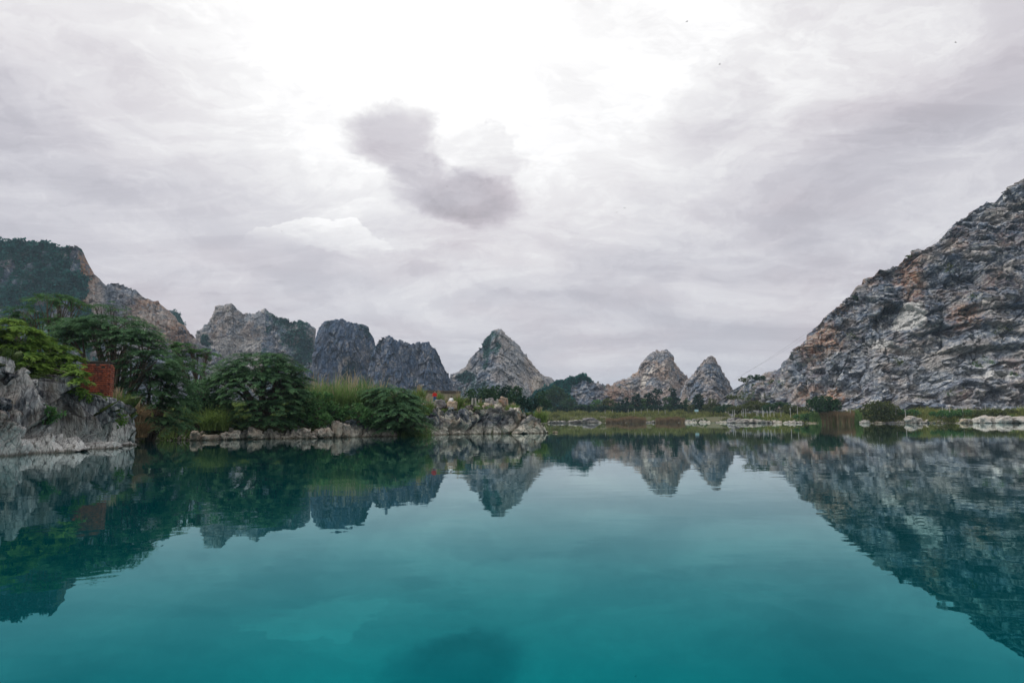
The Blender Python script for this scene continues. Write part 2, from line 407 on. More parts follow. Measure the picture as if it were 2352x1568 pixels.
# ------------------------------------------------------------------ rock faces
HZ = [0.2]
def ridge(name, pts, material, nu, nv, layers, masks=None, jag=0.0, jagf=0.03, prof=0.75, back=0.6, zb=-0.5, yrel=(0, 1), dome=0.0, seed=0, nb=14, label=None, outw=None, smooth=False, edit=None):
    """pts: (px, py, crest depth, foot depth) along the skyline. A displaced rock face from the foot up to
    the skyline and down its far side."""
    pts = sorted(pts); a = np.array(pts, dtype=float)
    u = np.linspace(a[0, 0], a[-1, 0], nu)
    py = np.interp(u, a[:, 0], a[:, 1]); yc = np.interp(u, a[:, 0], a[:, 2]); yf = np.interp(u, a[:, 0], a[:, 3])
    kk = max(3, nu // 22) | 1; kr = np.hanning(kk + 2)[1:-1]; kr /= kr.sum()
    yc = np.convolve(np.pad(yc, kk // 2, mode='edge'), kr, 'valid'); yf = np.convolve(np.pad(yf, kk // 2, mode='edge'), kr, 'valid')
    if jag:
        jag *= 1.35 if HZ[0] < 1 else 1.0
        q = np.stack([u * jagf, u * 0, u * 0 + seed], -1)
        py = py + jag * (fbm(q, seed, 5, 0.62)) + jag * 0.35 * facet(q * 4, seed + 3)[0]
    cr = np.array([P(u[i], py[i], yc[i]) for i in range(nu)]); ft = np.array([G(u[i], yf[i], 0) for i in range(nu)])
    top = np.maximum(cr[:, 2], 0.3); hmax = top.max()
    if dome:   # foot follows the height, so the face is bulged and its ends curve back
        k = np.clip(top / hmax, 0, 1) ** 0.8
        yf2 = yc - (yc - yf) * ((1 - dome) + dome * k)
        ft = np.array([G(u[i], yf2[i], 0) for i in range(nu)])
    v = np.linspace(0, 1, nv)
    zz = zb + (top[None, :] - zb) * (v[:, None])
    w_ = v[:, None] ** prof
    xx = ft[None, :, 0] * (1 - w_) + cr[None, :, 0] * w_
    yy = ft[None, :, 1] * (1 - w_) + cr[None, :, 1] * w_
    # far side
    vb = np.linspace(0, 1, nb)[1:]
    run = back * hmax
    zb2 = top[None, :] * (1 - vb[:, None] ** 1.6) + zb * vb[:, None]
    xb = cr[None, :, 0] + vb[:, None] * 0
    yb = cr[None, :, 1] + vb[:, None] * run
    Pn = np.concatenate([np.stack([xx, yy, zz], -1), np.stack([xb + yb * 0, yb, zb2], -1)], 0)
    n_all = Pn.shape[0]
    du = np.gradient(Pn, axis=1); dv = np.gradient(Pn, axis=0)
    nr = np.cross(du, dv); nr /= np.linalg.norm(nr, axis=-1, keepdims=True) + 1e-9
    # blend normals near the crest so that it does not fold
    p = Pn.reshape(-1, 3); nn = nr.reshape(-1, 3)
    disp = np.zeros(len(p)); cell = np.full(len(p), 0.5); first = True
    for L in layers:
        kind, size, amp = L[0], L[1], L[2]; st = L[3] if len(L) > 3 else (1, 1, 1); rot = L[4] if len(L) > 4 else 0.0
        q = p.copy()
        if rot:
            ca, sa = math.cos(rot), math.sin(rot)
            q = np.stack([p[:, 0] * ca + p[:, 2] * sa, p[:, 1], -p[:, 0] * sa + p[:, 2] * ca], -1)
        q = q / size * np.array(st)
        if kind == 'f':
            wv = np.stack([fbm(q * 1.3, seed + 31, 2), fbm(q * 1.3, seed + 41, 2), fbm(q * 1.3, seed + 51, 2)], -1) * 0.10
            val, edg, rnd = facet(q + wv, seed + int(size * 7))
            disp += amp * (val - (0.30 * (1 - sstep(edg, 0, 0.05)) if HZ[0] < 1 else 0.5 * (1 - sstep(edg, 0, 0.11))))
            if first: cell = rnd; first = False
            else: cell = 0.5 * cell + 0.5 * rnd
        elif kind == 'n': disp += amp * fbm(q, seed + 7, 4)
        elif kind == 'r': disp += amp * (0.5 - np.abs(fbm(q, seed + 9, 4)) * 1.6)
    hfade = np.concatenate([np.ones(nv), np.linspace(1, 0.3, nb - 1)])
    disp *= np.repeat(hfade, nu)
    if HZ[0] < 1: disp *= np.repeat(np.concatenate([1 - .42 * sstep(v, .84, 1), np.full(nb - 1, .58)]), nu) * np.tile(np.clip(top / hmax / .38, .22, 1.0), n_all)
    if edit is not None: disp = disp + edit(p)
    nn2 = nn.copy() * np.array((HZ[0], 1.0, HZ[0])); nn2 /= np.linalg.norm(nn2, axis=-1, keepdims=True) + 1e-9
    if outw: nn2[:, 2] *= outw; nn2 /= np.linalg.norm(nn2, axis=-1, keepdims=True) + 1e-9
    sgn = -1.0 if nn2[:nu * nv, 1].mean() > 0 else 1.0
    pd = p + nn2 * (disp * sgn)[:, None]
    at = {'cell': cell, 'veg': np.zeros(len(p)), 'rust': np.full(len(p), 0.0), 'pale': np.zeros(len(p))}
    if masks:
        X_, Y_ = proj(p); up = np.gradient(pd.reshape(n_all, nu, 3), axis=1), np.gradient(pd.reshape(n_all, nu, 3), axis=0)
        n3 = np.cross(up[0], up[1]); n3 /= np.linalg.norm(n3, axis=-1, keepdims=True) + 1e-9
        upz = (n3[..., 2] * sgn).reshape(-1)
        at.update(masks(X_, Y_, pd, upz, np.clip(p[:, 2] / np.tile(top, n_all), 0, 1)))
    o = mesh_np(name, pd, grid_faces(n_all, nu), material, attrs=at, smooth=smooth)
    tag(o, label, kind='structure')
    o_nv = (nu, nv)
    return o, pd.reshape(n_all, nu, 3), {k: np.asarray(x_).reshape(n_all, nu) for k, x_ in at.items()}
def spot(X_, Y_, cx, cy, rx, ry, soft=0.5): return 1 - sstep(np.hypot((X_ - cx) / rx, (Y_ - cy) / ry), 1 - soft, 1 + soft)

def quad(X_, Y_, pts):
    r = np.full(X_.shape, 9.0); n = len(pts)
    for i in range(n):
        (x0, y0), (x1, y1) = pts[i], pts[(i + 1) % n]; L = math.hypot(x1 - x0, y1 - y0)
        r = np.minimum(r, -((Y_ - y0) * (x1 - x0) - (X_ - x0) * (y1 - y0)) / L * -1)
    return sstep(r, -1, 2)
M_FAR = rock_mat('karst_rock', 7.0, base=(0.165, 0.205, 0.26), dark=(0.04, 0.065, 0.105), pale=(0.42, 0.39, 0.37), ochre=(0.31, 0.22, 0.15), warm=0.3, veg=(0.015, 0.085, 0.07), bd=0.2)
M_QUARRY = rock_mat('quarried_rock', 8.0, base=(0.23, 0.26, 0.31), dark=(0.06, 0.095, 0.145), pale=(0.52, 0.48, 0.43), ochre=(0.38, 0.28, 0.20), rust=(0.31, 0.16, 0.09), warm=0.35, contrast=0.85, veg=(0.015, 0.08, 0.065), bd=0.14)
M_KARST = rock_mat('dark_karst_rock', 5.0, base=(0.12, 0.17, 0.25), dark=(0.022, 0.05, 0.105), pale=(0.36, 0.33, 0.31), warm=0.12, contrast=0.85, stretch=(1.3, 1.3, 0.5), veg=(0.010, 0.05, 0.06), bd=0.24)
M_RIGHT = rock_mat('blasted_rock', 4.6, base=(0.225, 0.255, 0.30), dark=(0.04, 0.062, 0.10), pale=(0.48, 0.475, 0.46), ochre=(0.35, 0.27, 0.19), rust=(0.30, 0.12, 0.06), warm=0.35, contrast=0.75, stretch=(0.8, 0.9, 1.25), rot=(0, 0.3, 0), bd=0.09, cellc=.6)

MT = {}
# --- farthest green knob
def mk(X_, Y_, p, up, hf): return {'veg': np.clip(0.85 + 0 * X_, 0, 1)}
MT['knob'] = ridge('mountain', [(375, 800, 980, 900), (384, 722, 980, 900), (392, 716, 980, 900), (408, 717, 980, 900), (414, 730, 980, 900), (420, 800, 980, 900)], M_FAR, 60, 50, [('n', 14, 5)], mk, jag=3, jagf=0.1, seed=3, label='small green wooded knob behind the saddle of the left ridge')
# --- left ridge: wooded face and cut quarry slope
def mk(X_, Y_, p, up, hf):
    n = fbm(p / 22.0, 77, 4)
    edge = 196 + (Y_ - 640) * 0.10 + n * 14
    veg = np.where(X_ < edge, 0.52 + n * 0.6 + fbm(p / np.array((9.0, 9, 16)), 70, 3) * .45 + (hf - 0.6) * 0.35, 0.10 + n * 0.25)
    rust = np.clip(spot(X_, Y_, 205, 680, 22, 110, .6) * 1.2 + spot(X_, Y_, 355, 720, 60, 40) * 1.0 + spot(X_, Y_, 400, 770, 50, 30) * .7 + spot(X_, Y_, 195, 590, 12, 40) * 1.2, 0, 1.2)
    pale = np.clip(spot(X_, Y_, 220, 700, 20, 60) * 0.7 + spot(X_, Y_, 350, 735, 55, 30) * 0.6 + (X_ > edge) * 0.12, 0, 1)
    return {'veg': veg, 'rust': rust, 'pale': pale}
MT['left'] = ridge('mountain', [(-420, 640, 640, 560), (-300, 590, 640, 560), (-150, 560, 630, 550), (0, 554, 620, 540), (50, 553, 620, 540), (85, 562, 620, 540), (110, 560, 620, 540), (132, 568, 620, 540), (160, 563, 620, 540), (177, 563, 620, 540), (190, 592, 625, 540),
    (208, 626, 630, 530), (240, 655, 640, 530), (252, 655, 640, 530), (268, 648, 640, 530), (310, 664, 640, 525), (328, 680, 640, 525), (345, 690, 640, 520), (385, 716, 640, 520), (398, 735, 640, 520), (415, 744, 640, 520), (435, 766, 640, 520), (452, 775, 640, 520), (500, 810, 640, 540), (560, 900, 640, 560)],
    M_FAR, 620, 230, [('n', 60, 14), ('r', 26, 9, (1, 1, .5)), ('f', 13, 3.4, (1, 1, .8)), ('f', 5, 1.5), ('f', 2.2, .6)], mk, jag=5, jagf=0.05, seed=11, prof=0.8, label='long left ridge, wooded cliff at one end and bare cut slope at the other')
# --- twin peaks
def mk(X_, Y_, p, up, hf):
    n = fbm(p / 20.0, 78, 4)
    edge = 612 - (Y_ - 720) * 0.10 + n * 10
    return {'veg': np.where(X_ > edge, 0.48 + n * 0.5, 0.06 + n * 0.25 + spot(X_, Y_, 475, 790, 14, 22) * .7),
            'rust': np.clip(n * 1.2 + 0.02, 0, .8) * (X_ < edge), 'pale': (X_ < edge) * (0.25 + 0.3 * (Y_ > 780)) + 0.0}
MT['twin'] = ridge('mountain', [(418, 900, 800, 760), (440, 800, 800, 750), (452, 766, 800, 740), (485, 737, 800, 720), (500, 712, 800, 715), (505, 706, 800, 715), (520, 698, 800, 715), (535, 706, 800, 715), (556, 721, 800, 715), (585, 721, 800, 715), (600, 714, 800, 715), (612, 709, 800, 715), (625, 719, 800, 715), (640, 730, 800, 715), (652, 731, 800, 715), (667, 741, 800, 715), (692, 737, 800, 715), (705, 745, 800, 715), (718, 764, 800, 715), (725, 800, 800, 725), (727, 900, 800, 760)],
    M_QUARRY, 460, 200, [('n', 60, 16), ('r', 24, 8, (1, 1, .5)), ('f', 12, 3.2, (1, 1, .8)), ('f', 5, 1.5), ('f', 2.2, .6)], mk, jag=5, jagf=0.06, seed=21, prof=0.8, dome=0.3, label='twin-peaked mountain, pale quarried face on one half and dark scrub on the other')
# --- two dark domes
def mkd(X_, Y_, p, up, hf):
    n = fbm(p / 14.0 * np.array((1, 1, .5)), 79, 4)
    return {'veg': 0.33 + n * 0.55 + sstep(hf, 0.7, 1) * 0.1, 'rust': np.clip(n * 1.2 + 0.1, 0, 1) * .4, 'pale': spot(X_, Y_, 795, 830, 8, 9) * 1.0 + spot(X_, Y_, 782, 845, 4, 14) * .8 + spot(X_, Y_, 905, 880, 4, 20) * 0.4}
DL = [('n', 50, 10), ('r', 17, 5.5, (1, 1, .22)), ('f', 8, 2.4, (1, 1, .45)), ('f', 3.2, 1.0, (1, 1, .6))]
MT['dome_a'] = ridge('mountain', [(700, 905, 720, 700), (716, 850, 720, 690), (728, 800, 720, 670), (730, 773, 720, 660), (737, 752, 720, 655), (750, 741, 720, 655), (762, 737, 720, 655), (785, 736, 720, 655), (800, 741, 720, 655), (820, 745, 720, 655), (838, 753, 720, 655), (850, 768, 720, 655), (862, 797, 720, 655), (880, 850, 720, 670), (892, 905, 720, 700)],
    M_KARST, 380, 260, DL, mkd, jag=4, jagf=0.08, seed=31, prof=0.55, dome=0.6, label='broad dark round-topped karst dome right of the narrow notch')
MT['dome_b'] = ridge('mountain', [(840, 905, 700, 680), (855, 830, 700, 660), (862, 795, 700, 645), (870, 782, 700, 640), (885, 776, 700, 640), (892, 774, 700, 640), (905, 782, 700, 640), (925, 783, 700, 640), (940, 791, 700, 640), (950, 790, 700, 640), (962, 787, 700, 640), (985, 788, 700, 640), (1000, 800, 700, 640), (1012, 830, 700, 640), (1030, 858, 700, 645), (1036, 880, 700, 655), (1040, 925, 700, 680)],
    M_KARST, 420, 240, DL, mkd, jag=5, jagf=0.09, seed=41, prof=0.55, dome=0.6, label='long dark flat-topped karst dome beside the pyramid peak')
# --- pyramid
def mk(X_, Y_, p, up, hf):
    n = fbm(p / 16.0, 80, 4)
    veg = 0.12 + n * 0.4 + spot(X_, Y_, 1132, 785, 20, 34, .6) * .42 + spot(X_, Y_, 1115, 820, 9, 50, .6) * .4 + spot(X_, Y_, 1130, 900, 90, 22, .6) * .3 + spot(X_, Y_, 1070, 865, 26, 14) * .4
    left = sstep(X_, 1150 + n * 20, 1105)
    rust = np.clip(0.0 + spot(X_, Y_, 1231, 890, 16, 24, .3) * 1.0 + spot(X_, Y_, 1225, 830, 20, 30) * .4, 0, 1)
    pale = np.clip(0.35 * sstep(X_, 1120, 1170) + spot(X_, Y_, 1233, 882, 12, 18, .4) * 1.2 + spot(X_, Y_, 1080, 850, 60, 8) * .3, 0, 1)
    return {'veg': veg, 'rust': rust, 'pale': pale}
MT['pyr'] = ridge('mountain', [(1015, 925, 860, 800), (1036, 862, 860, 790), (1052, 857, 860, 780), (1070, 841, 860, 770), (1080, 822, 860, 765), (1095, 805, 860, 760), (1112, 789, 860, 755), (1120, 774, 860, 755), (1130, 764, 860, 755), (1141, 757, 860, 755), (1149, 757, 860, 755), (1156, 766, 860, 755), (1168, 775, 860, 755), (1187, 790, 860, 755), (1200, 807, 860, 755), (1212, 820, 860, 755), (1230, 845, 860, 760), (1250, 861, 860, 760), (1268, 867, 860, 770), (1281, 881, 860, 780), (1295, 925, 860, 820)],
    M_QUARRY, 460, 240, [('n', 50, 7), ('r', 24, 5, (1, 1, .6), .3), ('f', 13, 3.0, (1, 1, .8), .3), ('f', 5, 1.5, (1, 1, .8), .3), ('f', 2.2, .7)], mk, jag=2.2, jagf=0.06, seed=51, prof=0.85, dome=0.7, label='grey pyramid-shaped peak with green growth at its tip and an orange scar low down')
# --- low wooded hill with blue cliff
def mk(X_, Y_, p, up, hf):
    n = fbm(p / 12.0, 81, 4)
    line = 868 + (X_ - 1345) ** 2 * 0.0009 + np.where(X_ < 1320, (1320 - X_) * .55, 0)
    return {'veg': np.where(X_ < 1300 + (Y_ - 880) * 0.3 + n * 20, 0.9, 0.30 + n * .4 + sstep(hf, .86, .97) * .6 * (X_ < 1356)), 'rust': np.clip((X_ - 1360) / 40, 0, 1) * .6, 'pale': np.clip((X_ - 1400) / 40, 0, 1) * .3}
MT['low'] = ridge('mountain', [(1205, 945, 640, 620), (1235, 905, 640, 610), (1262, 893, 640, 600), (1290, 880, 640, 590), (1315, 872, 640, 590), (1330, 866, 640, 590), (1346, 866, 640, 590), (1356, 876, 640, 590), (1372, 881, 640, 590), (1388, 888, 640, 590), (1402, 886, 640, 590), (1425, 889, 640, 595), (1460, 905, 640, 600), (1500, 925, 640, 620), (1540, 950, 640, 630)],
    M_FAR, 320, 110, [('n', 30, 8), ('r', 14, 4, (1, 1, .5)), ('f', 7, 2), ('f', 3, .8)], mk, jag=3, jagf=0.08, seed=61, prof=0.7, label='low hill with wooded back and blue-grey cliff left of the square peak')
# --- brown square-topped peak
def mk(X_, Y_, p, up, hf):
    n = fbm(p / 16.0, 82, 4); s = 0
    def seg(x0, y0, x1, y1, w_):
        dx, dy = x1 - x0, y1 - y0; t_ = np.clip(((X_ - x0) * dx + (Y_ - y0) * dy) / (dx * dx + dy * dy), 0, 1)
        return 1 - sstep(np.hypot(X_ - x0 - t_ * dx, Y_ - y0 - t_ * dy), w_ * .4, w_)
    s = seg(1487, 850, 1476, 885, 2.2) + seg(1500, 842, 1478, 890, 2.2) + seg(1525, 838, 1495, 858, 2.0) + seg(1545, 868, 1520, 882, 2.0) + seg(1480, 870, 1478, 895, 3)
    return {'veg': 0.04 + n * 0.3 + 0.1 * (hf < .3), 'rust': np.clip(0.32 + n * .9, 0, 1), 'pale': np.clip(s + 0.15, 0, 1)}
MT['square'] = ridge('mountain', [(1380, 930, 900, 860), (1405, 890, 900, 840), (1415, 882, 900, 830), (1428, 876, 900, 820), (1440, 872, 900, 815), (1460, 858, 900, 810), (1475, 843, 900, 805), (1483, 825, 900, 800), (1495, 810, 900, 800), (1509, 803, 900, 800), (1520, 805, 900, 800), (1532, 805, 900, 800), (1541, 815, 900, 800), (1548, 830, 900, 800), (1560, 847, 900, 800), (1578, 863, 900, 805), (1590, 890, 900, 820), (1610, 930, 900, 860)],
    M_QUARRY, 420, 220, [('n', 50, 7), ('r', 26, 5, (1, 1, .6), -.3), ('f', 14, 3.0, (1, 1, .8), -.3), ('f', 5.5, 1.5, (1, 1, .8)), ('f', 2.4, .7)], mk, jag=4.5, jagf=0.06, seed=71, prof=0.75, dome=0.6, label='rust-brown peak with a blocky square top')
# --- small cone
def mk(X_, Y_, p, up, hf):
    n = fbm(p / np.array((9.0, 9.0, 22.0)), 83, 4)
    return {'veg': 0.10 + n * 0.35, 'rust': np.clip(0.1 + n * 1.2, 0, .8), 'pale': np.clip(n + .1, 0, 1) * .6}
MT['cone'] = ridge('mountain', [(1555, 945, 720, 680), (1572, 890, 720, 670), (1582, 870, 720, 660), (1596, 855, 720, 655), (1610, 838, 720, 650), (1622, 825, 720, 650), (1634, 819, 720, 650), (1642, 825, 720, 650), (1654, 843, 720, 650), (1665, 862, 720, 650), (1676, 878, 720, 655), (1684, 895, 720, 660), (1700, 945, 720, 680)],
    M_QUARRY, 300, 220, [('n', 40, 5), ('r', 16, 4, (1, 1, .35)), ('f', 9, 2.3, (1, 1, .6)), ('f', 4, 1.1), ('f', 2, .5)], mk, jag=4, jagf=0.08, seed=81, prof=0.8, dome=0.7, label='small sharp grey cone nearest to the big right-hand slope')
# --- big right slope
def mk(X_, Y_, p, up, hf):
    n = fbm(p / 14.0, 84, 4); n2 = fbm(p / 5.0, 85, 3); X0, Y0 = X_, Y_; X_ = X_ + 16 * fbm(p / 9.0, 86, 3); Y_ = Y_ + 16 * fbm(p / 9.0, 87, 3)
    rust = np.clip(n * 1.1 - 0.12, 0, .6) + spot(X_, Y_, 1905, 770, 30, 25) * .9 + spot(X_, Y_, 2090, 640, 30, 60) * .9 + spot(X_, Y_, 1870, 800, 22, 60) * .7 + spot(X_, Y_, 1875, 900, 60, 22) * .8 + spot(X_, Y_, 2210, 730, 40, 30) * .9 + spot(X_, Y_, 1990, 640, 40, 20) * .7 + spot(X_, Y_, 1930, 700, 30, 20) * .7 + spot(X_, Y_, 1925, 900, 20, 20)
    pale = quad(X0 + 5 * n2, Y0 + 4 * n, [(2073, 700), (2115, 696), (2120, 736), (2088, 760), (2050, 755)]) * 1.5 + spot(X_, Y_, 2030, 790, 25, 9) * 1.1 + spot(X_, Y_, 2275, 868, 45, 10) * 1.2 + spot(X_, Y_, 2140, 840, 260, 60, .8) * .18 + np.clip(-n2, 0, 1) * .3
    veg = 0.05 + n2 * 0.22 + sstep(up, .55, .9) * 0.18
    for cx, cy, rx, ry in ((2195, 615, 30, 8), (2290, 770, 40, 10), (2260, 830, 20, 14), (2060, 830, 12, 10), (1965, 770, 16, 8), (2310, 860, 30, 8), (1720, 915, 60, 16), (1760, 885, 60, 6), (2230, 690, 14, 8), (2160, 905, 60, 8)):
        veg = veg + spot(X_, Y_, cx, cy, rx, ry, .6) * .35
    return {'veg': veg, 'rust': np.clip(rust * .75, 0, .85), 'pale': np.clip(pale, 0, 1.2)}
MT['right'] = ridge('mountain', [(1590, 958, 540, 520), (1625, 950, 530, 500), (1655, 934, 510, 470), (1690, 900, 480, 430), (1704, 886, 470, 420), (1725, 875, 455, 402), (1770, 860, 435, 382), (1805, 845, 422, 366), (1830, 824, 414, 356), (1852, 800, 405, 346), (1870, 775, 404, 342), (1885, 748, 403, 339), (1900, 725, 402, 336), (1920, 703, 401, 334), (1944, 688, 400, 331), (1953, 682, 400, 330), (1980, 663, 398, 328), (2005, 636, 396, 325), (2030, 615, 394, 322), (2065, 603, 392, 320), (2100, 575, 390, 318), (2140, 562, 388, 316), (2160, 548, 386, 314), (2178, 530, 385, 312), (2200, 508, 384, 311), (2215, 497, 383, 310), (2240, 482, 382, 308), (2262, 468, 380, 307), (2290, 463, 379, 305), (2305, 438, 378, 304), (2330, 432, 377, 302), (2345, 414, 376, 301), (2380, 400, 374, 299), (2500, 350, 370, 292), (2700, 330, 366, 285)],
    M_RIGHT, 1000, 480, [('n', 50, 9), ('n', 20, 4), ('f', 17, 5.2, (1, .8, 1.1), .35), ('f', 7.5, 3.0, (.9, .8, 1.2), -.25), ('f', 3.6, 1.4, (.7, .7, 1.5), .4), ('f', 1.4, 0.45, (.8, .8, 1.4))], mk, jag=5, jagf=0.035, seed=91, prof=0.8, label='great blasted grey slope rising out of the picture at right')
HZ[0] = 1.0
# ------------------------------------------------------------------ banks by the water (rock faces close by)
M_CLIFF = rock_mat('limestone_bank', 1.1, base=(0.41, 0.42, 0.44), dark=(0.035, 0.042, 0.055), pale=(0.68, 0.67, 0.65), ochre=(0.34, 0.26, 0.16), rust=(0.24, 0.13, 0.07), warm=0.25, contrast=0.9, stretch=(1.6, 1.3, 0.45), rot=(0, 0.35, 0), veg=(0.06, 0.10, 0.022), bd=0.16)
M_HEAD = rock_mat('headland_rock', 1.8, base=(0.21, 0.225, 0.25), dark=(0.030, 0.038, 0.055), pale=(0.52, 0.48, 0.41), ochre=(0.34, 0.27, 0.17), rust=(0.28, 0.14, 0.07), warm=0.4, contrast=0.9, stretch=(1, 1, 1.0), veg=(0.06, 0.10, 0.022), bd=0.07)
def mk(X_, Y_, p, up, hf):
    n = fbm(p / 1.5, 90, 4)
    veg = sstep(hf + n * .12, .86, .99) * .75 + spot(X_, Y_, 105, 955, 38, 18) * .3
    return {'veg': veg, 'rust': np.clip(n * 1.2 - .05, 0, 1) * .4 + spot(X_, Y_, 10, 930, 18, 40) * .4, 'pale': sstep(p[:, 2], 2.2, 0.5) * .85 + spot(X_, Y_, 20, 880, 20, 40) * .3}
def ed(p):
    X_, Y_ = proj(p)
    d = -spot(X_, Y_, 120, 1020, 7, 26, .6) * .9 - spot(X_, Y_, 285 + 0 * X_, 960, 3, 10) * .2
    k = (Y_ - 940) / 65.0; xl = 270 / 1.8 + 0 * X_
    d -= (1 - sstep(np.abs(X_ - (152 + (Y_ - 985) * 0.62 + 20)), 4, 11)) * spot(X_, Y_, 178, 990, 60, 34, .4) * .7
    d += spot(X_, Y_, 30, 1020, 55, 28, .5) * .5
    return d
ridge('cliff', [(-700, 770, 30, 28), (-400, 780, 32, 29), (-150, 800, 36, 32), (-60, 812, 37, 33), (0, 822, 38.5, 34.3), (15, 828, 39, 34.8), (30, 842, 39.5, 35.3), (50, 858, 40.5, 36), (80, 866, 42, 37.3), (110, 874, 43, 38.6), (140, 880, 44, 40), (160, 892, 45, 41.4), (190, 915, 46.5, 43.3),
    (210, 932, 47.5, 44.9), (235, 934, 49, 47.2), (250, 934, 50.5, 49.2), (262, 940, 52, 50.6), (271, 948, 52.6, 51.3), (278, 968, 53, 52), (282, 1000, 53.2, 52.4), (286, 1022, 53.4, 52.8)],
    M_CLIFF, 620, 240, [('n', 5, 0.7), ('f', 3.2, 1.8, (1.6, 1, .55), .42), ('f', 1.3, .75, (1.5, 1, .5), .42), ('f', .5, .15, (1.2, 1, .6), .4), ('n', .5, .05)], mk, jag=6, jagf=0.06, prof=0.75, back=0.35, seed=101, zb=-0.8, nb=8, edit=ed,
    label='fluted grey limestone bluff dropping into the water at the left edge')
SLAB = [((1005, 930), (1012, 948), 2.0), ((1012, 948), (1024, 962), 2), ((1078, 944), (1092, 958), 2.2), ((1092, 958), (1102, 976), 1.6), ((1118, 964), (1127, 992), 0), ((1180, 938), (1208, 962), 2.0), ((1057, 966), (1077, 986), 1.7), ((1095, 975), (1112, 995), 1.7), ((1040, 950), (1052, 968), 1.6)]
def sl(X_, Y_):
    s = X_ * 0
    for (a, b), (c, d), w_ in SLAB:
        if not w_: continue
        dx, dy = c - a, d - b; t_ = np.clip(((X_ - a) * dx + (Y_ - b) * dy) / (dx * dx + dy * dy), 0, 1)
        s = np.maximum(s, 1 - sstep(np.hypot(X_ - a - t_ * dx, Y_ - b - t_ * dy), w_ * .5, w_))
    return s
def mk(X_, Y_, p, up, hf):
    n = fbm(p / 1.6, 91, 4)
    return {'veg': sstep(hf + n * .1, .93, 1.0) * .6 + spot(X_, Y_, 1175, 945, 20, 8) * .2, 'rust': np.clip(n - .1, 0, 1) * .6 + spot(X_, Y_, 1196, 950, 8, 16) * .7 + spot(X_, Y_, 1222, 980, 16, 12) * .7 + spot(X_, Y_, 1042, 968, 12, 7) * .5,
            'pale': sstep(p[:, 2], 1.6, 0.5) * .8 + sl(X_, Y_) * 3.0 + sstep(X_, 1150, 1180) * .25}
def ed(p):
    X_, Y_ = proj(p)
    return sl(X_, Y_) * .22 - spot(X_, Y_, 1040, 985, 5, 11, .4) * 1.1 - spot(X_, Y_, 1204, 952, 6, 10, .5) * .6
ridge('cliff', [(860, 975, 79, 76.5), (900, 968, 80, 77.5), (950, 960, 82, 80), (975, 948, 84, 81.5), (985, 938, 85.5, 82), (1010, 936, 87, 83.5), (1040, 940, 88.5, 86), (1070, 940, 89.5, 87.3), (1100, 939, 90.5, 88.5), (1130, 940, 91.5, 89.5), (1160, 941, 92.2, 90.2), (1190, 940, 92.8, 91),
    (1205, 942, 93, 91.4), (1220, 944, 93.4, 91.8), (1228, 950, 93.6, 92), (1234, 965, 93.8, 92.5), (1240, 975, 94, 93), (1250, 981, 94.2, 93.4), (1257, 988, 94.4, 93.8), (1260, 995, 94.6, 94.1)],
    M_HEAD, 620, 130, [('n', 6, .5), ('f', 2.6, .85, (1, 1, 1), .6), ('f', 1.2, .36, (1, 1, 1), -.3), ('f', .5, .12)], mk, jag=2, jagf=0.09, prof=0.8, back=1.2, seed=111, zb=-0.6, nb=8, edit=ed,
    label='blocky grey rock face of the headland with pale slanting slabs')
def mk(X_, Y_, p, up, hf):
    n = fbm(p / 1.6, 92, 4)
    return {'veg': sstep(hf + n * .2, .72, .95) * .7, 'rust': np.clip(n, 0, 1) * .5, 'pale': sstep(p[:, 2], 1.5, 0.2) * .8}
ridge('cliff', [(292, 1010, 60, 57), (330, 1003, 64, 62), (400, 1000, 66, 64), (436, 997, 67, 65.4), (480, 996, 68, 66.4), (520, 994, 68.6, 67), (560, 992, 69.4, 67.8), (600, 990, 70, 68.4), (650, 988, 71, 69.2), (690, 985, 71.6, 70), (720, 982, 72.4, 70.6), (745, 975, 73.4, 71.6), (770, 966, 74.6, 72.6), (800, 966, 75.6, 73.8), (830, 970, 77, 75), (870, 975, 78.6, 77)],
    M_HEAD, 700, 60, [('n', 5, .4), ('f', 1.7, .5, (1.2, 1, .9)), ('f', .8, .22), ('f', .35, .07)], mk, jag=5, jagf=0.10, prof=0.8, back=1.2, seed=121, zb=-0.6, nb=6, label='low pale rock ledge under the overhanging trees')
def mk(X_, Y_, p, up, hf):
    n = fbm(p / 6.0, 93, 4)
    return {'veg': sstep(hf + n * .3, .55, .8) * .9, 'rust': np.clip(n, 0, 1) * .6, 'pale': sstep(p[:, 2], 2.4, 0.4) * .8}
pr = []
for i, (a, b) in enumerate(SH_R):
    pr += [(a, 0, b)]
import bisect
def yr(px): return float(np.interp(px, [a for a, b in SH_R], [b for a, b in SH_R]))
tops = [(1262, 966), (1290, 965), (1335, 966), (1375, 964), (1392, 968), (1500, 969), (1560, 969), (1580, 963), (1622, 962), (1640, 969), (1660, 965), (1690, 960), (1740, 961), (1800, 965), (1850, 968), (1900, 969), (1960, 968), (2000, 967), (2060, 968), (2080, 966), (2130, 968), (2180, 966), (2215, 960), (2260, 957), (2352, 957), (2500, 955), (2650, 952)]
ridge('cliff', [(a, b, yr(a) + 5, yr(a) + .3) for a, b in tops], M_HEAD, 1100, 40, [('n', 14, .8), ('f', 4.5, 1.2, (.8, 1, 1)), ('f', 1.8, .5), ('f', .8, .16)], mk, jag=2.0, jagf=0.08, prof=0.7, back=2.5, seed=131, zb=-0.6, nb=6,
    label='low whitish rock shelf along the far shore')

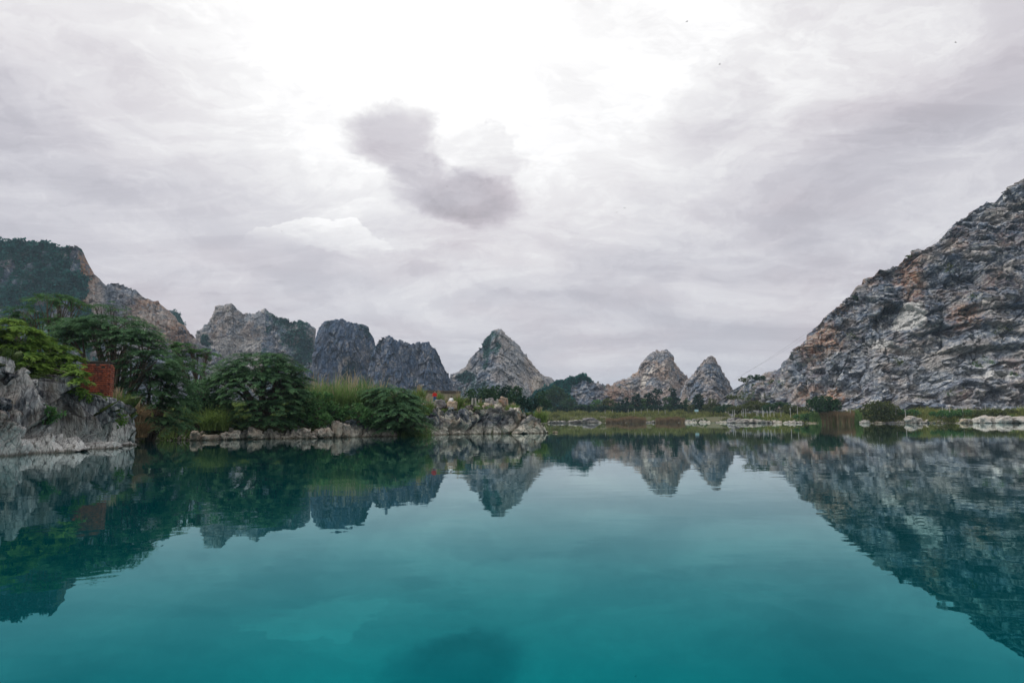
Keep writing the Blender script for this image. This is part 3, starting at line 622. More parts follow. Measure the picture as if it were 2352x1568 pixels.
# ------------------------------------------------------------------ boulders
def boulder(name, label, c, size, material, seed, rz=0.0, group=None, pale=0.5, rust=0.2, sub=4, blocky=1.0, sink=0.25):
    bm = bmesh.new(); bmesh.ops.create_icosphere(bm, subdivisions=sub, radius=1.0)
    v = np.array([x.co for x in bm.verts]); f = np.array([[q.index for q in x.verts] for x in bm.faces]); bm.free()
    n = np.sign(v) * np.abs(v) ** (1 / (1 + .35 * blocky)); n /= np.max(np.abs(n))
    asp = np.array(size) / (sum(size) / 3) * 1.0; asp = asp / min(1.0, asp.min() * 1.6); val, edg, rnd = facet(v * asp * 1.0 + seed * 3.3, seed); v2, e2, r2 = facet(v * asp * 2.4 + seed, seed + 5)
    r = 1 + .42 * val * blocky - .10 * (1 - sstep(edg, 0, .18)) + .10 * v2 + .06 * fbm(v * 3, seed, 3)
    q = n * r[:, None] * np.array(size) / 2
    ca, sa = math.cos(rz), math.sin(rz)
    q = np.stack([q[:, 0] * ca - q[:, 1] * sa, q[:, 0] * sa + q[:, 1] * ca, q[:, 2]], -1)
    q[:, 2] += size[2] / 2 - sink * size[2]
    o = mesh_np(name, q, f, material, attrs={'cell': rnd, 'veg': np.zeros(len(q)), 'rust': np.full(len(q), rust), 'pale': np.full(len(q), pale)})
    o.location = c
    return tag(o, label, 'boulder' if name == 'boulder' else 'rock', group)
def at(px, Y, dz=0.0):
    p = G(px, Y, 2.5); z = ZL(p.x, p.y); return Vector((p.x, p.y, z + dz))
def on(px, py, Y):
    "base point seen at px, py at depth Y"
    return P(px, py, Y)
M_GREY = rock_mat('grey_boulder', .9, base=(0.17, 0.18, 0.205), dark=(0.06, 0.07, 0.085), pale=(0.34, 0.34, 0.345), warm=0.2, bd=0.08)
M_TAN = rock_mat('tan_boulder', .9, base=(0.30, 0.24, 0.175), dark=(0.20, 0.16, 0.12), pale=(0.58, 0.52, 0.43), ochre=(0.45, 0.32, 0.16), warm=0.5, bd=0.08)
M_LEDGE = rock_mat('ledge_rock', 1.2, base=(0.30, 0.29, 0.27), dark=(0.05, 0.052, 0.055), pale=(0.48, 0.45, 0.40), warm=0.4, bd=0.1)
M_WHITE = rock_mat('white_boulder', 1.6, base=(0.33, 0.32, 0.30), dark=(0.13, 0.13, 0.135), pale=(0.55, 0.53, 0.49), warm=0.4, bd=0.06)
K = 1568.0
def bd_(label, x0, x1, y0, y1, Y, m_, seed, blocky=1, pale=.3, rust=.2, depth=1.0, name='boulder', group=None, rz=0):
    c = P((x0 + x1) / 2, y1, Y); sx = (x1 - x0) / K * Y; sz = (y1 - y0) / K * Y
    return boulder(name, label, c, (sx * 1.05, sx * depth, sz * 1.1), m_, seed, rz, group, pale, rust, 4, blocky, 0.06)
bd_('large angular grey boulder in front of the person in red', 993, 1022, 917, 938, 90, M_GREY, 3, depth=.8, pale=.3)
bd_('tan rounded boulder carrying the person in white', 1027, 1049, 923, 940, 90.5, M_TAN, 4, pale=.3, rust=.4)
bd_('flat dark grey boulder on the headland rim, left of the small round one', 1071, 1099, 931, 942, 92, M_GREY, 5, pale=.05)
bd_('small round pinkish boulder on the headland rim', 1110, 1123, 927, 942, 92.5, M_TAN, 6, pale=.6, rust=.5)
bd_('broken grey rock between the two right-hand stone posts and the tufts', 1117, 1134, 916, 934, 100, M_GREY, 7, name='rock')
bd_('low grey rock leaning against the red-brown one', 1132, 1150, 922, 938, 99, M_GREY, 8, name='rock')
bd_('upright red-brown and grey rock standing on the headland', 1147, 1168, 914, 939, 99, M_GREY, 9, name='rock', rust=1.0)
bd_('dark grey rock half hidden in grass left of the person in red', 970, 984, 926, 940, 86, M_GREY, 10, name='rock')
# pale rocks at the waterline under the trees
for k, (x0, x1, y0, y1, Y, lab) in enumerate([(437, 462, 988, 1012, 65, 'pale blocky rock at the left end of the ledge under the trees'), (452, 500, 997, 1012, 65.6, 'low flat pale rock in the water beside the blocky one'),
    (505, 534, 990, 1011, 66.6, 'stepped cream rock between the flat rock and the upright one'), (532, 550, 984, 1010, 67, 'upright narrow cream rock under the big round tree'),
    (566, 598, 981, 1010, 67.6, 'tall pale cleft rock below the middle of the big round tree'), (590, 606, 993, 1010, 68, 'small squat pale rock touching the cleft rock'),
    (690, 715, 975, 1007, 69.6, 'peaked pale rock where the round tree ends and the reeds begin'), (706, 728, 990, 1007, 69.8, 'low slanting pale rock against the peaked one'),
    (718, 745, 982, 1003, 71, 'pair-like flat cream rock below the reeds'), (742, 762, 978, 1003, 71.8, 'rounded cream rock beside the tall ribbed one'), (762, 784, 962, 1004, 72.6, 'tall ribbed blue-grey rock under the reeds'),
    (783, 802, 966, 1004, 73.4, 'tall leaning pale rock right of the ribbed one')]):
    y0 = y1 - (y1 - y0) * .8
    bd_(lab, x0, x1, y0, y1, Y, M_LEDGE, 20 + k, depth=.8, pale=.35, rust=.25, rz=.3 * k, name='rock')
# rocks in and along the far and right shore
for k, (x0, x1, y0, y1, Y, lab, m_) in enumerate([
    (1232, 1243, 990, 996, 93.6, 'small rust-edged rock at the very tip of the headland', M_TAN), (1271, 1280, 990.5, 995, 96, 'lone small rock standing in the water off the headland tip', M_TAN),
    (1250, 1260, 961, 967, 478, 'dark rock block behind the far waterline, leftmost there', M_GREY), (1262, 1300, 966.5, 971.5, 470, 'long low white rock at the far shore, leftmost', M_WHITE), (1308, 1370, 965, 971.5, 474, 'white slab rock at the far shore beside the brown reeds', M_WHITE), (1338, 1372, 960, 968, 478, 'grey humped rock behind the white slab at the far shore', M_GREY),
    (1482, 1506, 967, 970.5, 478, 'small white rock in the gap of the brown reeds', M_WHITE), (1577, 1612, 962, 971, 462, 'grey and white heaped rock right of the brown reeds', M_GREY), (1600, 1634, 964, 972, 450, 'whitish low rock ending the reed shore', M_WHITE),
    (1668, 1700, 960, 971, 372, 'grey sloping rock at the start of the right shore', M_GREY), (1690, 1748, 963, 971.5, 358, 'broad cream rock ledge on the right shore', M_WHITE), (1745, 1790, 966, 972, 338, 'thin whitish rock ledge below the fence', M_WHITE),
    (1810, 1842, 967, 975, 312, 'pale oval rock lying in the shallows', M_WHITE), (1862, 1884, 969, 974.5, 302, 'small yellowish rock left of the tall brown reeds', M_TAN), (1952, 1966, 970, 973, 292, 'tiny white rock at the foot of the reeds', M_WHITE),
    (1978, 1996, 965, 974, 288, 'light pointed rock beside the leaning bush', M_WHITE), (2010, 2024, 968, 974, 286, 'brownish rock under the leaning bush', M_TAN), (2040, 2058, 968, 975, 285, 'greyish rock right of the leaning bush', M_GREY), (2078, 2116, 958, 974, 281, 'large white peaked rock on the right shore', M_WHITE),
    (2112, 2134, 968, 974, 278, 'flat white rock joined to the large peaked one', M_WHITE), (2204, 2224, 962, 973, 266, 'round tan rock on the right shore', M_TAN), (2240, 2290, 958, 974, 262, 'wide striped white rock near the right edge', M_WHITE), (2280, 2335, 957, 974, 259, 'long white rock shelf next to the striped one', M_WHITE), (2325, 2400, 957, 974, 256, 'pale cracked rock cut by the right edge of the picture', M_WHITE)]):
    bd_(lab, x0, x1, y0, y1, Y, m_, 50 + k, depth=.7, pale=.4, rust=.2, rz=.2 * k, name='rock')

# ------------------------------------------------------------------ foliage builders
rng = np.random.default_rng(7)
def unit(v): return v / (np.linalg.norm(v, axis=-1, keepdims=True) + 1e-9)
def fronds(o, d, n, L, W, droop):
    "bent leaf blades: origin o, direction d, normal n, length L, width W: two halves, two segments each"
    s = unit(np.cross(d, n)); n = np.cross(s, d)
    a = o; m_ = o + d * (L * .5)[:, None]; e = o + d * (L * .96)[:, None] - np.array((0, 0, 1)) * (L * droop)[:, None]
    e = e + n * 0
    wv = s * (W * .5)[:, None]; dn = n * (W * .12)[:, None]
    return [a, m_ + wv - dn, e, m_ - wv - dn, m_]
def leaf_mesh(name, O, D, N, L, W, dr, mat_, tone, parent, folded=True):
    a, r, e, l, c = fronds(O, D, N, L, W, dr); k = len(O)
    v = np.stack([a, r, e, l, c], 1).reshape(-1, 3)
    i = np.arange(k)[:, None] * 5
    if folded: f = np.concatenate([i + np.array([0, 1, 4]), i + np.array([1, 2, 4]), i + np.array([0, 4, 3]), i + np.array([4, 2, 3])], 0)
    else: f = np.concatenate([i + np.array([0, 1, 3]), i + np.array([1, 2, 3])], 0)
    return mesh_np(name, v, f, mat_, parent, attrs={'tone': np.repeat(tone, 5)})
def rdir(k, up=0.0):
    v = rng.normal(size=(k, 3)); v[:, 2] += up; return unit(v)
def spray_crown(name, lobes, mat_, parent, base, dens=1.0, fl=.30, fw=.10, sl_=(.9, 1.9), droop=.02, flat=1.0, nfr=44, ragged=.25):
    """lobes: (centre, (rx, ry, rz)); flat fans of pinnate leaves laid on the shell of each lobe like shingles"""
    Os, Ds, Ns, Ls, Ws, Dr, Tn = [], [], [], [], [], [], []
    for c, r in lobes:
        c = np.array(c); r = np.array(r); area = 4 * math.pi * ((r[0] * r[1]) ** 1.6 / 3 + (r[0] * r[2]) ** 1.6 / 3 + (r[1] * r[2]) ** 1.6 / 3) ** (1 / 1.6)
        ns = max(8, int(area * 1.75 * dens))
        dv = rdir(ns, .35); keep = dv[:, 2] > -.55; dv = dv[keep]; ns = len(dv)
        rad = 1 - ragged * rng.random(ns) ** 1.6 - .35 * (rng.random(ns) < .25) * rng.random(ns)
        q = dv * r * rad[:, None]
        lump = fbm((q + c) / 1.9, 3, 2) * .16; q = q * (1 + lump)[:, None]
        # layering: sprays gather on shelves
        sh = .55; zz = q[:, 2]; q[:, 2] = zz + .8 * (np.round(zz / sh + .35 * fbm(q / 3.0, 8, 2)) * sh - zz)
        out = np.stack([dv[:, 0] / r[0], dv[:, 1] / r[1], np.zeros(ns)], -1) + rng.normal(size=(ns, 3)) * np.array((.12, .12, 0))
        out = unit(out); steep = np.clip(droop + rng.normal(.10, .07, ns), -.1, .8)
        ax = unit(out - np.array((0, 0, 1)) * steep[:, None]); side = unit(np.cross(ax, np.array((0, 0, 1.0)))); up = np.cross(side, ax)
        Lg = rng.uniform(sl_[0], sl_[1], ns); k = nfr
        for j in range(k):
            tt = (j + rng.random(ns)) / k; sg = 1 if j % 2 else -1
            curve = -tt ** 2 * .20
            o_ = q + c + ax * (Lg * (tt - .35))[:, None] + up * (Lg * curve)[:, None] + rng.normal(size=(ns, 3)) * .05
            ang = sg * (1.15 - .8 * tt) + rng.normal(size=ns) * .18
            d_ = ax * np.cos(ang)[:, None] + side * np.sin(ang)[:, None] + up * rng.normal(size=(ns, 1)) * .07
            Wd = 1.5; env = Wd * np.sqrt(np.clip(1 - (tt - .35) ** 2 * 1.7, .1, 1))
            Os.append(o_); Ds.append(unit(d_)); Ns.append(up + rng.normal(size=(ns, 3)) * .15); Ls.append(fl * rng.uniform(.7, 1.2, ns) * env); Ws.append(fw * rng.uniform(.8, 1.2, ns))
            Dr.append(rng.uniform(.05, .25, ns)); Tn.append(np.clip(rng.normal(.22, .15, ns) + .62 * tt, 0, 1))  # tone rises towards spray tips: crown highlights painted into the leaf colour
    O, D, N, L, W, Dr, Tn = (np.concatenate(x) for x in (Os, Ds, Ns, Ls, Ws, Dr, Tn)); 
    ok = O[:, 2] > .12
    O, D, N, L, W, Dr, Tn = O[ok], D[ok], N[ok], L[ok], W[ok], Dr[ok], Tn[ok]
    return leaf_mesh(name, O - base, D, unit(N), L, W, Dr, mat_, Tn, parent)
def clump_crown(name, lobes, mat_, parent, base, size=.5, dens=1.0, up=.3, tone=.45):
    Os, Ds, Tn, Ls = [], [], [], []
    for c, r in lobes:
        c = np.array(c); r = np.array(r); area = 4 * math.pi * (r[0] * r[2] + r[0] * r[1] + r[1] * r[2]) / 3
        nb = max(10, int(area / (size * size) * .45 * dens)); dv = rdir(nb, .2); rad = 1 - .55 * rng.random(nb) ** 1.7
        q = dv * r * rad[:, None]; q *= (1 + .35 * fbm((q + c) / (r.mean() * .7), 4, 2))[:, None]
        k = 12
        for j in range(k):
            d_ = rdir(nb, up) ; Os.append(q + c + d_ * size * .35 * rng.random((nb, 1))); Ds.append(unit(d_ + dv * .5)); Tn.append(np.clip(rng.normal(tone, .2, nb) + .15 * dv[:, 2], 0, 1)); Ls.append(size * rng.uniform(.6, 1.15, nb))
    O, D, Tn, L = (np.concatenate(x) for x in (Os, Ds, Tn, Ls)); N = rdir(len(O), .8)
    return leaf_mesh(name, O - base, D, N, L, L * .62, L * 0 + .15, mat_, Tn, parent, folded=False)
def limbs(base, lobes, r0, mat_, parent, name='trunk', nl=3, twigs=4, rs=1):
    rr = random.Random(rs); mb = MB(); b = Vector((0, 0, 0)); B = Vector(base)
    for i, (c, r) in enumerate(lobes):
        c = Vector(c) - B
        for k in range(nl):
            tgt = c + Vector((rr.uniform(-.6, .6) * r[0], rr.uniform(-.6, .6) * r[1], rr.uniform(-.2, .55) * r[2]))
            mid = b.lerp(tgt, .45) + Vector((rr.uniform(-.3, .3), rr.uniform(-.3, .3), .12 * tgt.length))
            pts = [b + Vector((rr.uniform(-.1, .1), rr.uniform(-.1, .1), -.4)), b.lerp(mid, .5) + Vector((rr.uniform(-.15, .15), rr.uniform(-.15, .15), 0)), mid, mid.lerp(tgt, .6) + Vector((0, 0, .08 * r[2])), tgt]
            mb.tube(pts, [r0, r0 * .75, r0 * .55, r0 * .3, r0 * .1], 6)
            for w_ in range(twigs):
                e = tgt + Vector((rr.uniform(-.5, .5) * r[0], rr.uniform(-.5, .5) * r[1], rr.uniform(-.1, .5) * r[2]))
                s = mid.lerp(tgt, rr.uniform(.2, .9)); mb.tube([s, s.lerp(e, .5) + Vector((0, 0, .12 * r[2])), e], [r0 * .22, r0 * .14, r0 * .05], 4)
    return mb.build(name, mat_, parent, True)
M_BARK = plain('bark', (0.11, 0.085, 0.06), (0.05, 0.04, 0.032), 6, .9, .02)
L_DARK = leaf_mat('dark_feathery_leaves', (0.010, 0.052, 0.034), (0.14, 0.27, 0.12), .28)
L_MID = leaf_mat('mid_green_leaves', (0.016, 0.070, 0.032), (0.12, 0.25, 0.075), .28)
L_BRIGHT = leaf_mat('bright_green_leaves', (0.030, 0.10, 0.018), (0.22, 0.34, 0.06), .3)
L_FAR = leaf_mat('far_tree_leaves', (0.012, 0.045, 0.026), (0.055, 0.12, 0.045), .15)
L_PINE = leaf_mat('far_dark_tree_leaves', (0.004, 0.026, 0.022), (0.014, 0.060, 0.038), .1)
L_OLIVE = leaf_mat('olive_shrub_leaves', (0.04, 0.06, 0.02), (0.14, 0.16, 0.06), .2)
def lob(Y, *ls):
    r = []
    for (px, py, rx, ry, *e) in ls:
        dy = e[0] if e else 0.0; kd = e[1] if len(e) > 1 else .8
        c = P(px, py, Y + dy); s = (Y + dy) / K; r.append(((c.x, c.y, c.z), (rx * s, rx * s * kd, ry * s)))
    return r
def tree(label, base_px, Y, lobes, mat_, kind='spray', r0=.22, cat='tree', name='tree', group=None, zb=None, **kw):
    g = at(base_px, Y); 
    if zb is not None: g.z = zb
    e = empty(name, g); tag(e, label, cat, group)
    limbs(g, lobes, r0, M_BARK, e, nl=kw.pop('nl', 3), twigs=kw.pop('twigs', 4), rs=int(base_px), name='trunk' if name != 'shrub' else 'stem')
    nm = 'crown' if name != 'shrub' else 'foliage'
    (spray_crown if kind == 'spray' else clump_crown)(nm, lobes, mat_, e, np.array(g), **kw)
    return e
# ------------------------------------------------------------------ trees and shrubs of the left bank
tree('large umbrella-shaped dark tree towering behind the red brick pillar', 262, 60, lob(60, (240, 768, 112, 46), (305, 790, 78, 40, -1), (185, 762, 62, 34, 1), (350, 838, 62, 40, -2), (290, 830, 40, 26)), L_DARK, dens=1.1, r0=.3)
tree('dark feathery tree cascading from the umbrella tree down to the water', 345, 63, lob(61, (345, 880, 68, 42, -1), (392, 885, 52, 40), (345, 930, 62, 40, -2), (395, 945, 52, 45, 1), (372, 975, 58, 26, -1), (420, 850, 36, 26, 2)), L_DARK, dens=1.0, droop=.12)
tree('airy layered tree standing out against the wooded ridge at upper left', 110, 72, lob(72, (125, 690, 62, 14), (60, 715, 38, 12), (165, 700, 42, 18, 2), (95, 745, 50, 18, 1), (40, 735, 36, 14), (150, 745, 50, 20)), L_MID, dens=.55, r0=.22, sl_=(1.2, 2.2))
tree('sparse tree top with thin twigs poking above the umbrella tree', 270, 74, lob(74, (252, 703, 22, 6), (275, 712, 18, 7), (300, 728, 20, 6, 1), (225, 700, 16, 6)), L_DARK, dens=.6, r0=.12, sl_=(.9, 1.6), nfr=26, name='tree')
tree('bright yellow-green tree on top of the limestone bluff at the left edge', 40, 43, lob(43, (30, 775, 62, 40), (95, 812, 62, 36, 1), (-30, 800, 60, 60), (140, 838, 44, 34, 1), (40, 835, 70, 34, -1), (150, 868, 36, 20), (178, 872, 24, 18, -1), (90, 862, 40, 20, -.5), (-120, 780, 80, 90)), L_BRIGHT, dens=2.6, fl=.24, fw=.10, sl_=(.5, 1.05), droop=.15, r0=.12, nfr=40, zb=4.6)
tree('slim fork-trunked tree with small flat crowns between the two big dark trees', 455, 80, lob(80, (418, 800, 30, 15), (445, 815, 30, 14, 1), (480, 812, 20, 14), (405, 830, 24, 12), (455, 845, 26, 14, -1), (400, 795, 14, 10)), L_MID, dens=1.0, r0=.16, sl_=(.9, 1.7), twigs=5)
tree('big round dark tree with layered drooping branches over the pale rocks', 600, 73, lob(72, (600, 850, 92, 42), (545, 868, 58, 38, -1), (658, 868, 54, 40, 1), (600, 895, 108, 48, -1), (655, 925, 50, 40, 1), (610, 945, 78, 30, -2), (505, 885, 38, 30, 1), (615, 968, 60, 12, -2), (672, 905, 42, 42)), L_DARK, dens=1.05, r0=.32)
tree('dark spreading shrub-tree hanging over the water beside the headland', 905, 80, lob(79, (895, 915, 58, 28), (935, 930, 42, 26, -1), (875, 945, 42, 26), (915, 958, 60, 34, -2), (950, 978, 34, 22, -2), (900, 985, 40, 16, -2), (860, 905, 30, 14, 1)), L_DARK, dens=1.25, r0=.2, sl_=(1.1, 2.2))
tree('dark bush filling the gap left of the big round tree', 470, 72, lob(70, (465, 905, 42, 38), (450, 950, 42, 36), (500, 940, 36, 40, 1), (440, 985, 50, 16, -1), (520, 975, 40, 18)), L_DARK, kind='clump', size=.42, dens=1.0, cat='shrub', name='shrub')
tree('dark leafy bush between the big round tree and the tall reeds', 705, 75, lob(74, (700, 935, 30, 38), (725, 955, 30, 26), (680, 965, 40, 20, -1), (745, 968, 26, 14, -1)), L_MID, kind='clump', size=.38, dens=1.0, cat='shrub', name='shrub')
tree('low green bush under the tall reeds', 800, 77, lob(76, (770, 945, 34, 20), (815, 948, 36, 18), (850, 960, 30, 18), (740, 930, 26, 30)), L_MID, kind='clump', size=.34, dens=.9, cat='shrub', name='shrub')
tree('small bright bush growing out of the bluff face', 108, 39.6, lob(39.4, (92, 944, 20, 12), (120, 950, 24, 13), (108, 960, 22, 9)), L_MID, kind='clump', size=.2, dens=1.0, cat='shrub', name='shrub', zb=2.0, r0=.05)
tree('yellow-green bush at the foot of the brick pillar', 215, 47, lob(47, (215, 918, 22, 14), (240, 925, 20, 13), (262, 940, 18, 16), (280, 962, 9, 22)), L_BRIGHT, kind='clump', size=.22, dens=1.3, cat='shrub', name='shrub', r0=.05, zb=2.7)
tree('mossy creeping growth along the top edge of the bluff', 120, 43, lob(42.5, (60, 862, 26, 7), (100, 874, 30, 7), (140, 884, 28, 7, .5), (175, 900, 24, 9, 2), (195, 915, 16, 12, 3)), L_BRIGHT, kind='clump', size=.18, dens=1.3, cat='shrub', name='shrub', r0=.02, zb=4.2, nl=1, twigs=1)

# ------------------------------------------------------------------ grasses
def blade_mesh(name, bases, heights, mat_, parent=None, lean=.35, width=.03, per=1, segs=4, spread=.25, rgen=None, tone=(.5, .25), curl=1.0, tarr=None):
    r = rgen or rng; k = len(bases); a = r.uniform(0, 2 * math.pi, k); hd = np.stack([np.cos(a), np.sin(a), a * 0], -1)
    ln = np.abs(r.normal(lean, lean * .5, k)); sd_ = np.stack([-hd[:, 1], hd[:, 0], a * 0], -1); tw = r.uniform(0, math.pi, k)
    sdv = sd_ * np.cos(tw)[:, None] + hd * np.sin(tw)[:, None]
    rows = []
    for s in range(segs + 1):
        t_ = s / segs; p = bases + hd * (heights * ln * t_ ** 1.9 * curl)[:, None] + np.array((0, 0, 1.0)) * (heights * (t_ - .45 * ln * t_ ** 3))[:, None]
        w_ = width * (1 - t_ ** 1.5 * .92) * (heights ** .3)
        rows += [p - sdv * w_[:, None], p + sdv * w_[:, None]]
    v = np.stack(rows, 1).reshape(-1, 3); n_ = (segs + 1) * 2
    f = np.concatenate([np.arange(k)[:, None] * n_ + np.array([2 * s, 2 * s + 1, 2 * s + 3, 2 * s + 2]) for s in range(segs)], 0)
    return mesh_np(name, v, f, mat_, parent, attrs={'tone': np.repeat(np.clip(r.normal(tone[0], tone[1], k) if tarr is None else tarr + r.normal(0, .12, k), 0, 1), n_)})
GR_GREEN = leaf_mat('green_grass_blades', (0.05, 0.10, 0.025), (0.22, 0.31, 0.085), .3)
GR_REED = leaf_mat('yellow_green_reed_blades', (0.03, 0.085, 0.03), (0.21, 0.32, 0.10), .3)
GR_PLUME = leaf_mat('dry_plume', (0.24, 0.19, 0.12), (0.40, 0.33, 0.23), .3)
GR_DRY = leaf_mat('dry_brown_reeds', (0.13, 0.085, 0.045), (0.30, 0.21, 0.12), .25)
GR_BANK = leaf_mat('bank_grass_blades', (0.06, 0.095, 0.025), (0.27, 0.28, 0.085), .25)
def tuft(label, px, py, Y, h, rad, n=320, mat_=GR_GREEN, lean=.4, width=.036, group=None, z=None, heads=14):
    g = P(px, py, Y); e = empty('grass_tuft', g); tag(e, label, 'grass tuft', group)
    a = rng.uniform(0, 6.28, n); r_ = rad * rng.random(n) ** .7; b = np.stack([np.cos(a) * r_, np.sin(a) * r_, -.15 + 0 * a], -1)
    blade_mesh('blades', b, h * rng.uniform(.55, 1.1, n), mat_, e, lean=lean, width=width)
    if not heads: return e
    k = max(6, n // heads); a = rng.uniform(0, 6.28, k); r_ = rad * .5 * rng.random(k); b = np.stack([np.cos(a) * r_, np.sin(a) * r_, a * 0], -1)
    blade_mesh('seed_heads', b + np.array((0, 0, h * .55)), h * rng.uniform(.4, .62, k), GR_PLUME, e, lean=.25, width=width * 1.2)
    return e
tuft('feathery green tuft left of the person in red', 962, 922, 92, 2.3, .8)
tuft('tuft hanging down the rock face below and left of the person in red', 983, 952, 85, 2.1, .5)
tuft('narrow tuft between the two people', 1026, 938, 92, 1.5, .35, 160)
tuft('tall dense tuft right of the person in white', 1052, 940, 92, 2.3, .55, 320)
tuft('low bright tuft beside the tall dense one', 1066, 940, 92, 1.0, .35, 160, GR_GREEN)
tuft('spiky tuft between the stone posts', 1104, 940, 93, 1.5, .45, 200)
tuft('dry brownish tuft right of the small round boulder', 1128, 940, 93, .9, .4, 180, GR_DRY)
tuft('short green tuft before the red-brown rock', 1146, 941, 93, .7, .5, 200)
tuft('broad low tuft right of the red-brown rock', 1178, 942, 94, 1.1, .9, 260)
tuft('bushy tuft overhanging the tip of the headland', 1240, 968, 94.5, 2.0, .9, 420, GR_GREEN, .5)
tuft('pale tuft behind the red-shirted person, before the long wall', 1008, 920, 104, 1.6, .8, 200)
tuft('green and straw tuft at the right foot of the brick pillar', 268, 950, 50.5, 1.9, .7, 420, GR_GREEN, .5)
tuft('drooping dry straw-coloured tuft right of the bluff', 308, 965, 54.5, 1.9, .7, 520, GR_DRY, .95, .022)
tuft('dry straw tuft at the waterline behind the bluff', 322, 1000, 56, 1.9, .5, 360, GR_DRY, .95, .022)
tuft('arching bamboo-like tuft in front of the dark bush', 478, 985, 67.5, 3.0, .7, 300, GR_GREEN, .9, .03, heads=0)
tuft('second arching tuft leaning over the pale ledge', 512, 985, 68.5, 2.8, .7, 260, GR_GREEN, .9, .03, heads=0)
def scatter(poly, n, Y0, Y1, f=None):
    "points between picture columns at depths Y0..Y1, set on the ground"
    px = rng.uniform(poly[0], poly[1], n); Yd = rng.uniform(Y0, Y1, n)
    x = (px - 1176) / 1568.0 * Yd * 1.012; return x, Yd, px
# tall reed bed behind the ledge
cl_n = 460; x, y, px = scatter((690, 985), cl_n, 79, 92)
B = []; H = []; TT = []
for i in range(cl_n):
    k = 46; a = rng.uniform(0, 6.28, k); r_ = .75 * rng.random(k); TT.append(np.full(k, rng.uniform(.0, 1.0)))
    B.append(np.stack([x[i] + np.cos(a) * r_, y[i] + np.sin(a) * r_, a * 0], -1))
    hh = np.interp(px[i], [690, 730, 800, 850, 900, 985], [4.4, 5.0, 5.0, 4.9, 3.4, 1.9]) * rng.uniform(.45, 1.15)
    H.append(hh * rng.uniform(.6, 1.1, k))
B = np.concatenate(B); H = np.concatenate(H); TT = np.concatenate(TT); B[:, 2] = zland(B[:, 0], B[:, 1])
tag(blade_mesh('reeds', B, H, GR_REED, lean=.55, width=.034, tarr=TT), 'tall yellow-green reed bed behind the pale ledge', kind='stuff')
sel = (rng.random(len(B)) < .07) & (TT > .3)
tag(blade_mesh('reeds', B[sel] + np.array((0, 0, 1.0)) * (H[sel] * .62)[:, None], H[sel] * .5, GR_PLUME, lean=.3, width=.035), 'dry pinkish plumes above the reed bed', kind='stuff')
# grass over the near land
def fieldgrass(name, label, n, x0, x1, y0, y1, h, mat_, width, cond=None, lean=.45, segs=3, smin=.8, tone=(.5, .25), px=None):
    x = rng.uniform(x0, x1, n * 3); y = rng.uniform(y0, y1, n * 3)
    if px is not None: x = (rng.uniform(px[0], px[1], n * 3) - 1176) / 1568.0 * y * 1.01
    s = sdist(x, y); k = (s > smin)
    if cond is not None: k &= cond(x, y, s)
    dn = fbm(np.stack([x / 6, y / 6, x * 0], -1), 19, 3); k &= (dn + rng.normal(size=len(x)) * .3 > -.25)
    x, y, dn = x[k][:n], y[k][:n], dn[k][:n]
    z = zland(x, y); hh = h * rng.uniform(.5, 1.2, len(x)) * np.clip(1 + dn * 1.9, .25, 2.2)
    return tag(blade_mesh(name, np.stack([x, y, z - .05], -1), hh, mat_, lean=lean, width=width, segs=segs, tone=tone), label, kind='stuff')
fieldgrass('grass', 'grass and weeds growing over the left bank', 42000, -50, 6, 36, 125, .8, GR_GREEN, .03)
fieldgrass('grass', 'rough grass along the right shore below the great slope', 60000, 0, 1, 245, 420, 2.0, GR_BANK, .10, lambda x, y, s: s < 60, px=(1600, 2500), smin=2.5)
fieldgrass('grass', 'rough grass behind the far shore', 60000, 0, 1, 462, 600, 2.3, GR_BANK, .16, lambda x, y, s: s < 110, px=(1230, 1720), smin=3)
# brown reeds standing in the shallows
def reedband(label, pxa, pxb, n, h, dpt, mat_=GR_DRY, width=.10, back=5):
    px = rng.uniform(pxa, pxb, n); base = np.array([wl(a, yr(a)) for a in np.linspace(pxa, pxb, 60)]); lx = np.linspace(pxa, pxb, 60)
    x = np.interp(px, lx, base[:, 0]); y = np.interp(px, lx, base[:, 1]); o_ = rng.uniform(-1.5, back, n); x = x * (1 + o_ / y); y = y + o_
    hh = h * rng.uniform(.6, 1.08, n) * (1 + .35 * fbm(np.stack([x / 5, y / 30, x * 0], -1), 6, 2))
    z = np.maximum(zland(x, y), -.2)
    return tag(blade_mesh('reeds', np.stack([x, y, z], -1), hh, mat_, lean=.15, width=width, segs=3), label, kind='stuff')
reedband('brown reeds in the shallows of the far shore, left stretch', 1392, 1484, 9000, 3.6, 0)
reedband('brown reeds in the shallows of the far shore, right stretch', 1506, 1572, 7000, 4.0, 0)
reedband('rust-tinted reeds on the right shore left of the leaning bush', 1888, 1962, 8000, 5.4, 0, GR_DRY, .07)
reedband('greenish reeds mixed among the rust-tinted ones', 1860, 1980, 5000, 4.2, 0, GR_REED, .07, 8)

